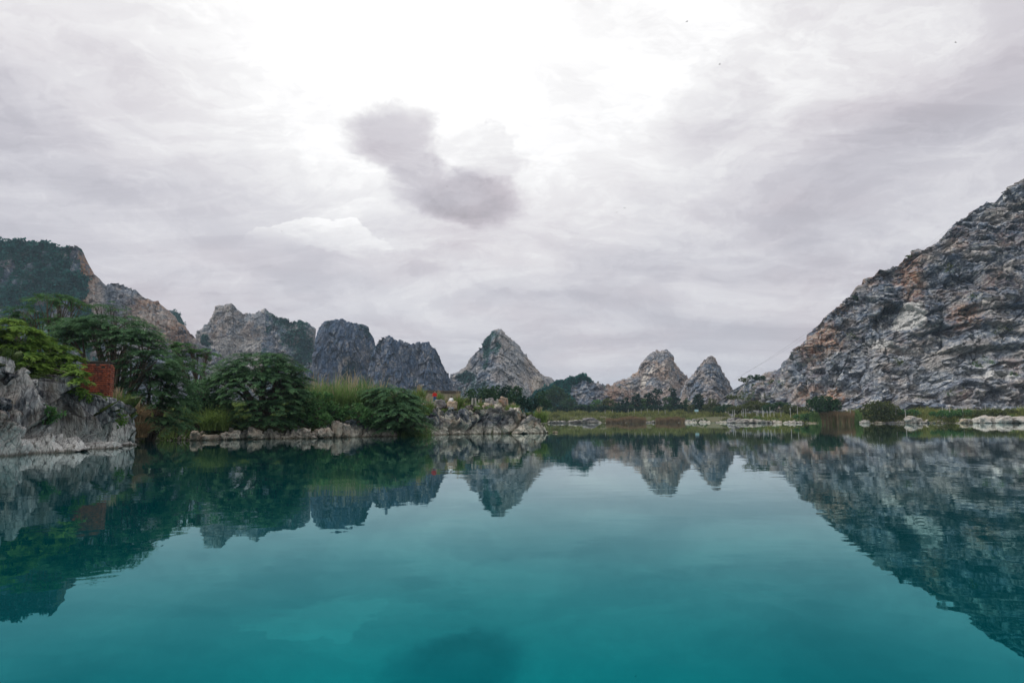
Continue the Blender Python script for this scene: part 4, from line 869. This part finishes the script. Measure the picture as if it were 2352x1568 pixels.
# ------------------------------------------------------------------ far trees and bushes
def far_tree(label, px, py_base, Y, lobes, mat_, size=1.3, name='tree', cat='tree', dens=1.0, group=None, r0=.25):
    g = P(px, py_base, Y); x_, y_ = g.x, g.y; g.z = min(ZL(x_, y_), g.z + 1.5) if Y > 200 else g.z
    e = empty(name, g); tag(e, label, cat, group)
    limbs(g, lobes, r0, M_BARK, e, nl=1, twigs=1, rs=int(px), name='trunk' if name == 'tree' else 'stem')
    clump_crown('crown' if name == 'tree' else 'foliage', lobes, mat_, e, np.array(g), size=size, dens=dens, tone=.4)
    return e
GT = 'trees behind the headland'
for px, yb, Y, l, m_, lab in [
    (1092, 935, 210, [(1090, 912, 20, 18), (1082, 925, 14, 10)], L_FAR, 'round dark tree at the left end of the grove behind the headland'),
    (1118, 935, 200, [(1116, 903, 17, 17), (1125, 918, 20, 14)], L_FAR, 'tree in the grove directly left of its tallest crown'),
    (1142, 936, 205, [(1140, 904, 18, 18), (1148, 918, 22, 14)], L_FAR, 'tallest broad crown of the grove, behind the two upright stone posts'),
    (1166, 937, 200, [(1164, 902, 16, 16), (1166, 920, 20, 14)], L_PINE, 'dark tree of the grove above the red-brown rock'),
    (1188, 938, 195, [(1184, 904, 15, 17), (1190, 922, 18, 14)], L_FAR, 'steep-sided tree on the right shoulder of the grove'),
    (1204, 942, 190, [(1202, 922, 16, 12), (1206, 932, 15, 9)], L_PINE, 'low dark tree stepping down from the grove'),
    (1222, 944, 230, [(1222, 928, 18, 13), (1228, 937, 16, 7)], L_PINE, 'squat dark tree right of the grove, below the orange scar'),
    (1246, 944, 250, [(1245, 915, 14, 16), (1249, 930, 17, 12)], L_FAR, 'upright tree just beyond the tip of the headland'),
    (1070, 938, 190, [(1068, 925, 12, 9), (1076, 932, 12, 7)], L_OLIVE, 'small olive tree hidden behind the tall dense tuft')]:
    far_tree(lab, px, yb, Y, lob(Y, *l), m_, size=.75, group=GT)
GT = 'trees along the far shore'
for px, yb, Y, l, m_, lab in [
    (1278, 944, 560, [(1275, 905, 20, 18), (1290, 915, 18, 16), (1262, 920, 14, 12)], L_FAR, 'large pale-green tree against the wooded low hill'),
    (1262, 946, 540, [(1262, 933, 16, 11)], L_PINE, 'dark low tree left of the large pale-green one'),
    (1306, 946, 545, [(1305, 928, 17, 13), (1318, 937, 14, 8)], L_FAR, 'rounded tree under the blue cliff'),
    (1338, 946, 540, [(1336, 938, 20, 8)], L_FAR, 'long low tree clump under the middle of the blue cliff'),
    (1372, 945, 540, [(1370, 930, 14, 10), (1362, 938, 14, 7)], L_MID, 'green tree left of the russet-tinged one'),
    (1398, 945, 545, [(1396, 928, 18, 11), (1390, 938, 18, 7)], L_OLIVE, 'russet-tinged spreading tree of the far shore'),
    (1422, 945, 540, [(1420, 932, 10, 8), (1420, 940, 13, 6)], L_FAR, 'small tree left of the pointed dark one'),
    (1436, 946, 535, [(1434, 920, 8, 8), (1435, 932, 12, 12)], L_PINE, 'pointed dark tree of the far shore'),
    (1462, 946, 530, [(1461, 912, 9, 8), (1461, 925, 14, 12), (1463, 937, 14, 9)], L_PINE, 'tall dark cone-topped tree at the left of the dense stand'),
    (1480, 946, 530, [(1480, 926, 13, 11), (1481, 937, 14, 9)], L_MID, 'lighter green tree inside the dense stand'),
    (1494, 946, 528, [(1492, 913, 12, 10), (1497, 927, 12, 11), (1492, 938, 12, 8)], L_PINE, 'broad dark tree of the dense stand'),
    (1509, 946, 540, [(1511, 900, 11, 8), (1509, 915, 6, 8), (1509, 932, 10, 13)], L_PINE, 'tall tree with a detached-looking top tuft'),
    (1535, 946, 530, [(1534, 922, 12, 11), (1537, 936, 14, 10)], L_FAR, 'tree below the tall narrow-headed one'),
    (1543, 946, 540, [(1543, 897, 7, 8), (1547, 908, 7, 8), (1545, 925, 9, 14)], L_PINE, 'tall narrow-headed tree in the middle of the far shore'),
    (1552, 946, 528, [(1554, 925, 11, 13), (1556, 938, 12, 8)], L_PINE, 'dark tree right of the narrow-headed one'),
    (1578, 946, 525, [(1578, 924, 9, 8), (1574, 936, 14, 8)], L_FAR, 'squat tree ending the dense stand at its right'),
    (1606, 946, 500, [(1600, 915, 8, 8), (1608, 912, 8, 7), (1604, 926, 13, 9), (1606, 936, 15, 8)], L_PINE, 'isolated dark double-topped tree before the small cone'),
    (1636, 944, 470, [(1636, 922, 9, 6), (1630, 934, 16, 8), (1648, 936, 12, 7)], L_OLIVE, 'scrubby tree at the toe of the great slope'),
    (1590, 946, 500, [(1588, 938, 9, 6)], L_OLIVE, 'little olive tree left of the double-topped one')]:
    far_tree(lab, px, yb, Y, lob(Y, *l), m_, size=1.5, group=GT, dens=1.1)
far_tree('rounded dark green tree on the right shore, overtopping two fence posts', 1890, 946, 300, lob(300, (1875, 925, 22, 12), (1895, 922, 24, 12), (1912, 930, 20, 12), (1890, 936, 34, 10)), L_FAR, size=.9, r0=.3)
GB = 'bushes along the right shore'
for px, yb, Y, l, m_, lab in [
    (2010, 966, 287, [(1995, 940, 18, 12), (2020, 936, 28, 14), (2044, 942, 20, 14), (2000, 955, 16, 10), (2035, 956, 26, 7)], L_OLIVE, 'leaning wide bush with a dark stem on the right shore'),
    (1700, 950, 385, [(1690, 942, 22, 8), (1712, 938, 22, 8)], L_OLIVE, 'low bush at the left start of the fence'),
    (1738, 946, 370, [(1735, 932, 30, 9), (1756, 934, 20, 8)], L_OLIVE, 'wide yellow-green bush above the fence posts'),
    (1765, 947, 360, [(1768, 937, 18, 7), (1790, 930, 24, 5)], L_FAR, 'darker bush behind the fence, right of the wide yellow one'),
    (1820, 950, 330, [(1815, 940, 22, 9), (1838, 942, 20, 7)], L_OLIVE, 'bush between two fence posts left of the dark tree'),
    (1845, 962, 305, [(1842, 958, 18, 7), (1860, 956, 14, 7)], L_MID, 'round green bush at the water, left of the rust-tinted reeds'),
    (1655, 948, 410, [(1655, 940, 16, 6), (1670, 936, 16, 7)], L_FAR, 'dark scrub bush below the foot of the slope'),
    (2090, 952, 290, [(2090, 948, 22, 5), (2060, 946, 16, 5)], L_MID, 'low green bush behind the large white peaked rock'),
    (2180, 956, 275, [(2170, 950, 30, 6), (2210, 948, 26, 6)], L_MID, 'flat spreading bush left of the single right-hand post'),
    (2270, 952, 268, [(2270, 948, 30, 5), (2320, 946, 34, 5)], L_OLIVE, 'long low hedge-like bush near the right edge')]:
    far_tree(lab, px, yb, Y, lob(Y, *l), m_, size=.75, name='shrub', cat='shrub', group=GB, r0=.12)
for k, (px, py, r_, Y, lab) in enumerate([(1706, 872, 8, 412, 'small bushy shrub low on the skyline of the great slope'), (1722, 866, 7, 411, 'second shrub up the skyline of the great slope'), (1742, 866, 10, 410, 'wider flat shrub on the lower skyline'), (2088, 590, 8, 392, 'spiky shrub at mid-height on the skyline'), (2100, 580, 7, 391, 'feathery shrub above the spiky one on the skyline'),
    (1965, 685, 9, 399, 'flat dark shrub on a step of the skyline'), (2070, 832, 8, 350, 'dark round shrub in the middle of the slope'), (2272, 772, 14, 352, 'dark shrub below the orange patch high at right'), (2225, 690, 9, 365, 'small dark shrub beside the orange streak'), (2190, 612, 14, 372, 'dark scrub patch below the upper cliffs'), (2256, 836, 12, 338, 'green shrub low at right on the slope'), (1650, 880, 0, 0, ''), (1680, 912, 9, 400, 'brownish shrub near the toe of the slope')]):
    if not r_: continue
    far_tree(lab, px, py + r_, Y, lob(Y, (px, py, r_, r_ * .6), (px + r_ * .8, py + 2, r_ * .7, r_ * .5)), L_OLIVE if k % 3 == 0 else L_FAR, size=.8, name='shrub', cat='shrub', group='shrubs on the great slope', r0=.1)
    bpy.context.view_layer.update()

for k in range(26):
    px = 1268 + k * 14.6 + rng.uniform(-5, 5); rx = rng.uniform(8, 15); ry = rng.uniform(4, 8)
    far_tree('small dark bush in the hedge line at the foot of the far-shore trees', px, 946, 520, lob(520, (px, 946 - ry, rx, ry), (px + rx * .6, 944 - ry, rx * .6, ry * .9)), L_PINE if k % 3 else L_FAR, size=1.5, name='shrub', cat='shrub', group='hedge bushes of the far shore', r0=.1)
# ------------------------------------------------------------------ vegetation cover on the mountains
def cover(keys, label, size, thr, step, mat_, prob=1.0):
    Os, Ds, Ls, Tn = [], [], [], []
    for key in keys:
        o_, pd, at_ = MT[key]; veg = at_['veg']; nvv, nuu = veg.shape
        dens = prob * sstep(veg, thr, thr + .25)
        pick = (rng.random(veg.shape) < dens * step); idx = np.argwhere(pick)
        if not len(idx): continue
        p = pd[idx[:, 0], idx[:, 1]]; p = p[p[:, 2] > 1]; nb = len(p)
        for j in range(12):
            d_ = rdir(nb, .4); Os.append(p + d_ * size * .5 * rng.random((nb, 1)) + np.array((0, 0, size * .25))); Ds.append(d_); Ls.append(size * rng.uniform(.5, 1.1, nb)); Tn.append(np.clip(rng.normal(.4, .22, nb), 0, 1))
    O, D, L, Tn = (np.concatenate(x) for x in (Os, Ds, Ls, Tn))
    o = leaf_mesh('vegetation', O, D, rdir(len(O), .8), L, L * .7, L * 0 + .1, mat_, Tn, None, folded=False)
    return tag(o, label, kind='stuff')
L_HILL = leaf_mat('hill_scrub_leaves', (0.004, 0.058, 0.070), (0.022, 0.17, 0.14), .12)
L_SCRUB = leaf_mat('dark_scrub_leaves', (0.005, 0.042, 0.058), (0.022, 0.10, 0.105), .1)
cover(['left', 'knob', 'low'], 'dense green scrub forest over the left ridge and low hill', 3.0, .50, .16, L_HILL)
cover(['twin', 'dome_a', 'dome_b', 'pyr'], 'dark scrub clinging to the domes, twin peaks and pyramid', 1.7, .46, .06, L_SCRUB)
cover(['right'], 'sparse weeds on the great slope', .9, .34, .02, L_OLIVE)

# ------------------------------------------------------------------ brick pillar
M_BRICK = plain('red_brick', (0.40, 0.095, 0.045), (0.14, 0.04, 0.03), 3.2, .9, .004)
M_MORTAR = plain('mortar', (0.10, 0.085, 0.075), (0.05, 0.045, 0.04), 8, .95)
g = G(212, 48, 0); g.z = P(212, 920, 48).z
e = empty('brick_pillar', g, R(14)); tag(e, 'unfinished red brick pillar with staggered end, half hidden by the bright tree', 'brick pillar')
W_, D_, H_ = 1.8, 1.0, (920 - 832) / K * 48
mb = MB(); mb.box((0, 0, H_ / 2 - .02), (W_ - .14, D_ - .14, H_ - .06)); mb.build('mortar_core', M_MORTAR, e)
rr = random.Random(4); mb = MB(); ch = .150; nc = int(H_ / ch)
for c in range(nc):
    z = ch * (c + .5); off = .12 if c % 2 else 0
    for sgn, ax_, ln in ((-1, 0, W_), (1, 0, W_), (-1, 1, D_), (1, 1, D_)):
        q = -ln / 2 + off
        while q < ln / 2 - .05:
            l_ = min(.235, ln / 2 - q); j = rr.uniform(-.014, .014)
            if not (c > nc - 3 and rr.random() < .25):
                if ax_ == 0: mb.box((q + l_ / 2, sgn * (D_ / 2 - .02) + j, z), (l_ - .03, .16, ch - .05))
                else: mb.box((sgn * (W_ / 2 - .02) + j, q + l_ / 2, z + .002), (.16, l_ - .03, ch - .05))
            q += .235
mb.build('bricks', M_BRICK, e)
mb = MB(); mb.box((0, 0, H_ + .01), (W_ + .04, D_ + .04, .05)); mb.build('coping', M_MORTAR, e)

# ------------------------------------------------------------------ long wall on the headland
M_WALL = plain('stained_wall', (0.30, 0.26, 0.19), (0.17, 0.15, 0.11), 1.2, .95)
M_COPE = plain('dark_coping', (0.055, 0.048, 0.042), (0.10, 0.08, 0.065), 2, .95, .02)
a = P(976, 897, 118); b_ = P(1057, 901, 122); L_ = (b_ - a).length; ang = math.atan2(b_.y - a.y, b_.x - a.x)
e = empty('long_wall', ((a.x + b_.x) / 2, (a.y + b_.y) / 2, 3.0), ang); tag(e, 'long low beige wall with dark weathered coping behind the two people', 'wall')
hh = (a.z + b_.z) / 2 - 3.0
mb = MB(); mb.box((0, 0, hh / 2 - .5), (L_, .3, hh + .7 - .3)); mb.build('masonry', M_WALL, e)
mb = MB()
for i in range(24): mb.box((-L_ / 2 + L_ * (i + .5) / 24, 0, hh - .08 + rr.uniform(-.03, .05)), (L_ / 24 * .98, .5 + rr.uniform(0, .06), .42 + rr.uniform(-.06, .08)))
mb.build('coping', M_COPE, e)

# ------------------------------------------------------------------ posts
M_CONC = plain('weathered_concrete', (0.38, 0.37, 0.35), (0.26, 0.25, 0.23), 5, .95)
def post_mesh():
    bm = bmesh.new(); bmesh.ops.create_cube(bm, size=1.0)
    for v in bm.verts:
        k = .5 if v.co.z < 0 else .40
        v.co.x *= k / .5; v.co.y *= k / .5; v.co.z += .5
    top = [v for v in bm.verts if v.co.z > .9]; 
    bmesh.ops.bevel(bm, geom=list(bm.edges), offset=.03, segments=1, affect='EDGES')
    me = bpy.data.meshes.new('post'); bm.to_mesh(me); bm.free(); me.materials.append(M_CONC); return me
PM = post_mesh()
def post(name, px, y0, y1, Y, w_, label, group, tilt=0.0):
    g = P(px, y1, Y); h_ = (y1 - y0) / K * Y + .6
    o = bpy.data.objects.new(name, PM); C.objects.link(o); o.location = (g.x, g.y, g.z - .6); o.scale = (w_, w_, h_); o.rotation_euler = (0, tilt, .3)
    return tag(o, label, 'post', group)
for k, (px, y0, y1, lab) in enumerate([(1084, 914, 934, 'leftmost thin stone post above the flat dark boulder'), (1093, 914, 934, 'stone post just right of the leftmost one'), (1101, 917, 934, 'faint stone post inside the spiky tuft'), (1128, 917, 934, 'post against the broken grey rock'), (1141.5, 916, 937, 'upright post between the two grey rocks')]):
    post('stone_post', px, y0, y1, 97, .26, lab, 'stone posts on the headland', rr.uniform(-.05, .05))
fp = [(1683, 943, 955, 372), (1687, 941, 955, 366), (1704, 942, 952, 362), (1707, 939, 955, 355), (1713, 938, 954, 352), (1738, 943, 952, 350), (1741, 942, 953, 349), (1752, 937, 954, 345), (1754, 943, 955, 344), (1763, 942, 954, 342), (1769, 934, 953, 340), (1778, 943, 954, 338), (1794, 938, 954, 332), (1816, 936, 956, 322), (1832, 934, 957, 318), (1862, 934, 952, 312), (1918, 932, 953, 300), (1954, 932, 954, 295), (2058, 929, 953, 286), (2080, 938, 954, 282), (2166, 934, 955, 276), (2182, 935, 952, 275), (2212, 934, 953, 273), (2264, 929, 946, 270),
      (1390, 941, 949, 500), (1407, 941, 948, 500), (1443, 940, 948, 498), (1457, 938, 949, 498), (1473, 939, 950, 496), (1487, 938, 949, 495), (1501, 939, 950, 494), (1513, 938, 950, 492), (1528, 941, 948, 490)]
fp = [(px, y0, y1, Y) for px, y0, y1, Y in fp]
for k, (px, y0, y1, Y) in enumerate(fp):
    px2 = px
    if 1790 < px < 2270: px2 = px
    post('fence_post', px2, y0, y1, Y, .21 if Y < 450 else .30, 'whitish concrete post of the far-shore row in the grass' if Y > 450 else 'whitish concrete fence post on the right shore below the great slope', 'far shore posts' if Y > 450 else 'right shore fence posts', rr.uniform(-.04, .04))
# sign and hut at the far shore
M_BLUE = plain('pale_blue_paint', (0.45, 0.68, 0.78), (0.38, 0.6, 0.7), 3)
M_YEL = plain('yellow_wash', (0.55, 0.36, 0.14), (0.42, 0.26, 0.10), 2); M_ROOF = plain('clay_roof', (0.28, 0.12, 0.07), (0.18, 0.08, 0.05), 4)
g = P(1600, 949, 470); e = empty('sign', g); tag(e, 'small pale blue board on a stake at the far shore', 'sign')
mb = MB(); mb.box((0, 0, 1.9), (2.6, .1, 1.5)); mb.build('board', M_BLUE, e); mb = MB(); mb.box((0, .1, .5), (.14, .14, 2.2)); mb.build('stake', M_CONC, e)
g = P(1378, 946, 560); e = empty('hut', g, .3); tag(e, 'tiny ochre hut half hidden among the far-shore trees', 'hut')
mb = MB(); mb.box((0, 0, 2.0), (6.5, 4, 5.0)); mb.build('wall', M_YEL, e)
mb = MB(); mb.add([(-3.6, -2.4, 4.3), (3.6, -2.4, 4.3), (3.6, 2.4, 4.3), (-3.6, 2.4, 4.3), (-3.6, 0, 6.0), (3.6, 0, 6.0)], [(0, 1, 5, 4), (3, 4, 5, 2), (0, 4, 3), (1, 2, 5), (0, 3, 2, 1)]); mb.build('roof', M_ROOF, e)
mb = MB(); mb.box((-1.4, -2.03, 1.6), (1.1, .08, 2.2)); mb.build('door', M_COPE, e)

# ------------------------------------------------------------------ people
def skin(name, joints, edges, mat_, parent, lvl=2):
    me = bpy.data.meshes.new(name); me.from_pydata([j[0] for j in joints], edges, []); me.update()
    o = bpy.data.objects.new(name, me); C.objects.link(o)
    if parent: o.parent = parent
    md = o.modifiers.new('skin', 'SKIN'); md.use_smooth_shade = True
    sv = me.skin_vertices[0].data
    for i, j in enumerate(joints):
        r = j[1]; sv[i].radius = (r, r) if not isinstance(r, tuple) else r; sv[i].use_root = (i == 0)
    s = o.modifiers.new('sub', 'SUBSURF'); s.levels = lvl; s.render_levels = lvl
    me.materials.append(mat_); return o
M_SKIN = plain('skin', (0.42, 0.26, 0.17), (0.36, 0.21, 0.14), 6, .6)
M_HAIR = plain('black_hair', (0.012, 0.010, 0.009), (0.02, 0.016, 0.012), 20, .5)
M_RED = plain('red_cloth', (0.62, 0.02, 0.015), (0.5, 0.015, 0.012), 5, .85)
M_DENIM = plain('blue_denim', (0.04, 0.12, 0.30), (0.03, 0.08, 0.22), 7, .9)
M_SHIRT = plain('white_cloth', (0.78, 0.78, 0.80), (0.68, 0.69, 0.72), 5, .85)
M_DARKC = plain('dark_cloth', (0.03, 0.035, 0.05), (0.05, 0.05, 0.06), 5, .9)
def person(label, loc, rz, J, shirt, legs, sc_=1.0):
    e = empty('person', loc, rz); tag(e, label, 'person'); V_ = lambda k: J[k]
    order = ['pelvis', 'belly', 'chest', 'neck', 'chin', 'head', 'crown', 'lsh', 'lel', 'lwr', 'rsh', 'rel', 'rwr', 'lhip', 'lkn', 'lan', 'lto', 'rhip', 'rkn', 'ran', 'rto']
    rad = dict(pelvis=.13, belly=.12, chest=.135, neck=.055, chin=.075, head=.105, crown=.07, lsh=.065, lel=.043, lwr=.03, rsh=.065, rel=.043, rwr=.03, lhip=.095, lkn=.06, lan=.042, lto=.035, rhip=.095, rkn=.06, ran=.042, rto=.035, neck2=.07, lwc=.04, rwc=.04)
    ix = {k: i for i, k in enumerate(order)}; js = [(J[k], rad[k]) for k in order]
    ed = [('pelvis', 'belly'), ('belly', 'chest'), ('chest', 'neck'), ('neck', 'chin'), ('chin', 'head'), ('head', 'crown'), ('chest', 'lsh'), ('lsh', 'lel'), ('lel', 'lwr'), ('chest', 'rsh'), ('rsh', 'rel'), ('rel', 'rwr'), ('pelvis', 'lhip'), ('lhip', 'lkn'), ('lkn', 'lan'), ('lan', 'lto'), ('pelvis', 'rhip'), ('rhip', 'rkn'), ('rkn', 'ran'), ('ran', 'rto')]
    E = [(ix[a], ix[b]) for a, b in ed]
    for s in 'lr':       # palm, four fingers and a thumb on each wrist
        w_ = Vector(J[s + 'wr']); d = (w_ - Vector(J[s + 'el'])).normalized(); sd_ = d.orthogonal().normalized(); n_ = d.cross(sd_)
        pm = len(js); js.append((tuple(w_ + d * .07), (.038, .018))); E.append((ix[s + 'wr'], pm))
        for q, l_ in ((-.030, .062), (-.010, .075), (.010, .07), (.030, .055)):
            f0 = len(js); js.append((tuple(w_ + d * .11 + sd_ * q), .0095)); js.append((tuple(w_ + d * (.11 + l_ * .6) + sd_ * q * 1.15 + n_ * .012), .0085)); js.append((tuple(w_ + d * (.11 + l_ * .9) + sd_ * q * 1.2 + n_ * .032), .007))
            E += [(pm, f0), (f0, f0 + 1), (f0 + 1, f0 + 2)]
        f0 = len(js); js.append((tuple(w_ + d * .05 + sd_ * .045 + n_ * .015), .011)); js.append((tuple(w_ + d * .09 + sd_ * .065 + n_ * .03), .009)); E += [(pm, f0), (f0, f0 + 1)]
    skin('body', js, E, M_SKIN, e)
    def part(name, ks, es, grow, m_):
        q = {k: i for i, k in enumerate(ks)}; skin(name, [(J[k], rad[k] * grow + .008) for k in ks], [(q[a], q[b]) for a, b in es], m_, e)
    part('shirt', ['belly', 'pelvis', 'chest', 'neck2', 'lsh', 'lel', 'rsh', 'rel', 'lwc', 'rwc'], [('belly', 'pelvis'), ('belly', 'chest'), ('chest', 'neck2'), ('chest', 'lsh'), ('lsh', 'lel'), ('chest', 'rsh'), ('rsh', 'rel'), ('lel', 'lwc'), ('rel', 'rwc')], 1.32, shirt)
    part('trousers', ['pelvis', 'lhip', 'lkn', 'lan', 'rhip', 'rkn', 'ran'], [('pelvis', 'lhip'), ('lhip', 'lkn'), ('lkn', 'lan'), ('pelvis', 'rhip'), ('rhip', 'rkn'), ('rkn', 'ran')], 1.18, legs)
    h = Vector(J['head'])
    bm = bmesh.new(); bmesh.ops.create_icosphere(bm, subdivisions=3, radius=1.0); hv = []
    for v in bm.verts:
        q = v.co.copy(); face = q.y < -.35 and q.z < .45; rr_ = .92 if face else 1.10 + .05 * math.sin(q.x * 17 + q.z * 13)
        if q.z < -.55: rr_ = .8
        hv.append((h.x + q.x * .098 * rr_, h.y + .02 + q.y * .112 * rr_, h.z + .035 + q.z * .122 * rr_))
    mbh = MB(); mbh.add(hv, [tuple(x.index for x in f_.verts) for f_ in bm.faces if not (f_.calc_center_median().y < -.3 and f_.calc_center_median().z < .4)]); bm.free(); mbh.build('hair', M_HAIR, e, True)
    for s in 'lr': 
        t0, t1 = Vector(J[s + 'an']), Vector(J[s + 'to']); skin('shoe', [(tuple(t0 + (t0 - t1) * .25 + Vector((0, 0, -.03))), .045), (tuple(t0.lerp(t1, .5) + Vector((0, 0, -.02))), .048), (tuple(t1 + (t1 - t0) * .25), .042)], [(0, 1), (1, 2)], M_DARKC, e)
    mb = MB()
    for s in (-1, 1): mb = MB(); mb.box((h.x + s * .035, h.y - .098, h.z - .005), (.024, .02, .012)); mb.build('eye', M_HAIR, e)
    mb = MB(); mb.box((h.x, h.y - .094, h.z - .062), (.045, .02, .009)); mb.build('mouth', M_RED, e)
    for s in (-1, 1): mb = MB(); mb.tube([tuple(h + Vector((s * .098, .012, .02))), tuple(h + Vector((s * .112, .02, -.01))), tuple(h + Vector((s * .100, .01, -.035)))], .013, 5); mb.build('ear', M_SKIN, e, True)
    mb = MB(); mb.add([tuple(h + Vector(q)) for q in ((-.014, -.09, -.045), (.014, -.09, -.045), (0, -.128, -.043), (0, -.095, .005))], [(0, 1, 2), (0, 2, 3), (1, 3, 2), (0, 3, 1)]); mb.build('nose', M_SKIN, e)
    return e
def fill(J):
    ext = {'neck2': .55, 'lwc': .55, 'rwc': .55}
    J['neck2'] = tuple(Vector(J['chest']).lerp(Vector(J['neck']), .7)); J['lwc'] = tuple(Vector(J['lel']).lerp(Vector(J['lwr']), .85)); J['rwc'] = tuple(Vector(J['rel']).lerp(Vector(J['rwr']), .85)); return J
JS = fill(dict(pelvis=(0, 0, .92), belly=(0, -.02, 1.08), chest=(.02, -.05, 1.28), neck=(.03, -.07, 1.43), chin=(.03, -.09, 1.50), head=(.03, -.10, 1.58), crown=(.03, -.09, 1.66), lsh=(-.19, -.04, 1.38), lel=(-.27, .02, 1.10), lwr=(-.24, -.14, .90),
    rsh=(.22, -.06, 1.37), rel=(.30, -.05, 1.10), rwr=(.30, -.2, .92), lhip=(-.09, 0, .88), lkn=(-.12, -.06, .48), lan=(-.13, .04, .09), lto=(-.15, -.12, .04), rhip=(.09, 0, .88), rkn=(.13, -.16, .50), ran=(.15, -.05, .09), rto=(.17, -.2, .04)))
g = P(998, 924, 96.5)
person('person in a red long-sleeved top and blue jeans standing behind the large grey boulder', (g.x, g.y, g.z - .12), R(20), JS, M_RED, M_DENIM)
JT = fill(dict(pelvis=(0, 0, .10), belly=(0, -.02, .25), chest=(0, -.05, .44), neck=(0, -.08, .58), chin=(0, -.10, .65), head=(0, -.11, .73), crown=(0, -.10, .81), lsh=(-.18, -.05, .53), lel=(-.25, -.10, .29), lwr=(-.18, -.27, .14),
    rsh=(.18, -.05, .53), rel=(.26, .06, .30), rwr=(.24, .14, .05), lhip=(-.09, -.02, .08), lkn=(-.14, -.40, .24), lan=(-.12, -.55, -.12), lto=(-.13, -.68, -.16), rhip=(.09, -.02, .08), rkn=(.15, -.42, .22), ran=(.14, -.60, -.12), rto=(.15, -.74, -.16)))
g = P(1036, 924, 90.4)
person('black-haired person in white sitting on the tan boulder', (g.x, g.y, g.z - .03), R(160), JT, M_SHIRT, M_DARKC)
g = P(1581, 950, 468)
person('tiny dark-clothed person at the far shore left of the blue board', (g.x, g.y, g.z), R(60), JS, M_DARKC, M_DARKC)

# ------------------------------------------------------------------ birds
M_BIRD = plain('bird_plumage', (0.03, 0.03, 0.035), (0.05, 0.05, 0.05), 5)
def bird(label, px, py, Y, span, rx, ry, rz, flap):
    mb = MB(); b = span
    mb.tube([(0, -.30 * b, 0), (0, -.22 * b, .01 * b), (0, 0, 0), (0, .2 * b, 0), (0, .38 * b, .01 * b)], [.015 * b, .055 * b, .075 * b, .045 * b, .01 * b], 8)
    o = mb.build('bird', M_BIRD, None, True); tag(o, label, 'bird', 'birds in the sky'); o.location = P(px, py, Y); o.rotation_euler = (rx, ry, rz)
    for s in (-1, 1):
        w_ = MB(); rows = [(0, .10, -.08, 0), (.22, .02, -.16, flap * .5), (.5, -.02 + .14, .02, flap)]
        v = []
        for x_, a_, c_, z_ in rows: v += [(s * x_ * b, -a_ * b, z_ * b), (s * x_ * b, -c_ * b, z_ * b), (s * x_ * b, -(a_ + c_) / 2 * b, z_ * b + .02 * b)]
        f = [(0, 3, 5, 2), (2, 5, 4, 1), (3, 6, 8, 5), (5, 8, 7, 4), (0, 1, 4, 3), (3, 4, 7, 6)]
        w_.add(v, f); w_.build('wing', M_BIRD, o)
    v = [(0, .3 * b, 0), (-.06 * b, .48 * b, 0), (.06 * b, .48 * b, 0), (0, .44 * b, .02 * b)]
    t_ = MB(); t_.add(v, [(0, 1, 3), (0, 3, 2), (0, 2, 1)]); t_.build('tail', M_BIRD, o)
for a in [('bird highest over the right half, wings steeply banked', 1578, 50, 70, .42, .5, -.8, .4, .12), ('second banked bird below and right of the highest one', 1653, 148, 75, .42, .5, -.8, .5, .12), ('bird alone in the upper right corner of the sky', 2195, 98, 75, .40, .3, -.9, 1.1, .1), ('tiny bird high above the dark cloud', 1098, 197, 90, .22, .2, .2, .6, .1),
          ('tiny bird in front of the lower dark cloud', 1027, 429, 90, .26, .2, .2, .9, .15), ('lower left bird of the pair right of the clouds', 1417, 488, 90, .42, .1, -.25, .2, .08), ('upper right bird of the pair right of the clouds', 1435, 478, 90, .42, .1, .15, .3, .1), ('bird by the bright cloud edge at left', 647, 531, 85, .38, .1, .3, .2, .1), ('faint tiny bird low in the left sky', 245, 508, 120, .28, .1, .1, .3, .1)]:
    bird(*a)

# ------------------------------------------------------------------ power cables up the slope
M_CABLE = plain('cable', (0.10, 0.10, 0.11), (0.08, 0.08, 0.09), 1)
for k, (a, b_) in enumerate([((1686, 874, 412), (2200, 508, 386)), ((1690, 868, 412), (2180, 528, 386))]):
    p0, p1 = P(*a), P(*b_); pts = [p0.lerp(p1, i / 24) - Vector((0, 0, 5.0 * (1 - (2 * i / 24 - 1) ** 2))) * (1 if k else .55) for i in range(25)]
    mb = MB(); mb.tube(pts, .03, 5); tag(mb.build('power_cable', M_CABLE), 'upper thin cable strung up the skyline of the great slope' if k == 0 else 'lower sagging cable strung up the great slope', 'cable')

# ------------------------------------------------------------------ air
m = bpy.data.materials.new('haze_air'); m.use_nodes = True; m.node_tree.nodes.clear(); t = NT(m.node_tree)
out = t.new('ShaderNodeOutputMaterial'); v_ = t.new('ShaderNodeVolumePrincipled'); v_.inputs['Color'].default_value = (0.62, 0.80, 1.0, 1); v_.inputs['Density'].default_value = 0.00011; v_.inputs['Anisotropy'].default_value = 0.2
t.l.new(v_.outputs[0], out.inputs['Volume'])
mb = MB(); mb.box((0, 3000, 145), (13000, 9000, 330)); o = mb.build('haze', m); tag(o, 'thin bluish haze between the viewer and the far peaks', kind='stuff')
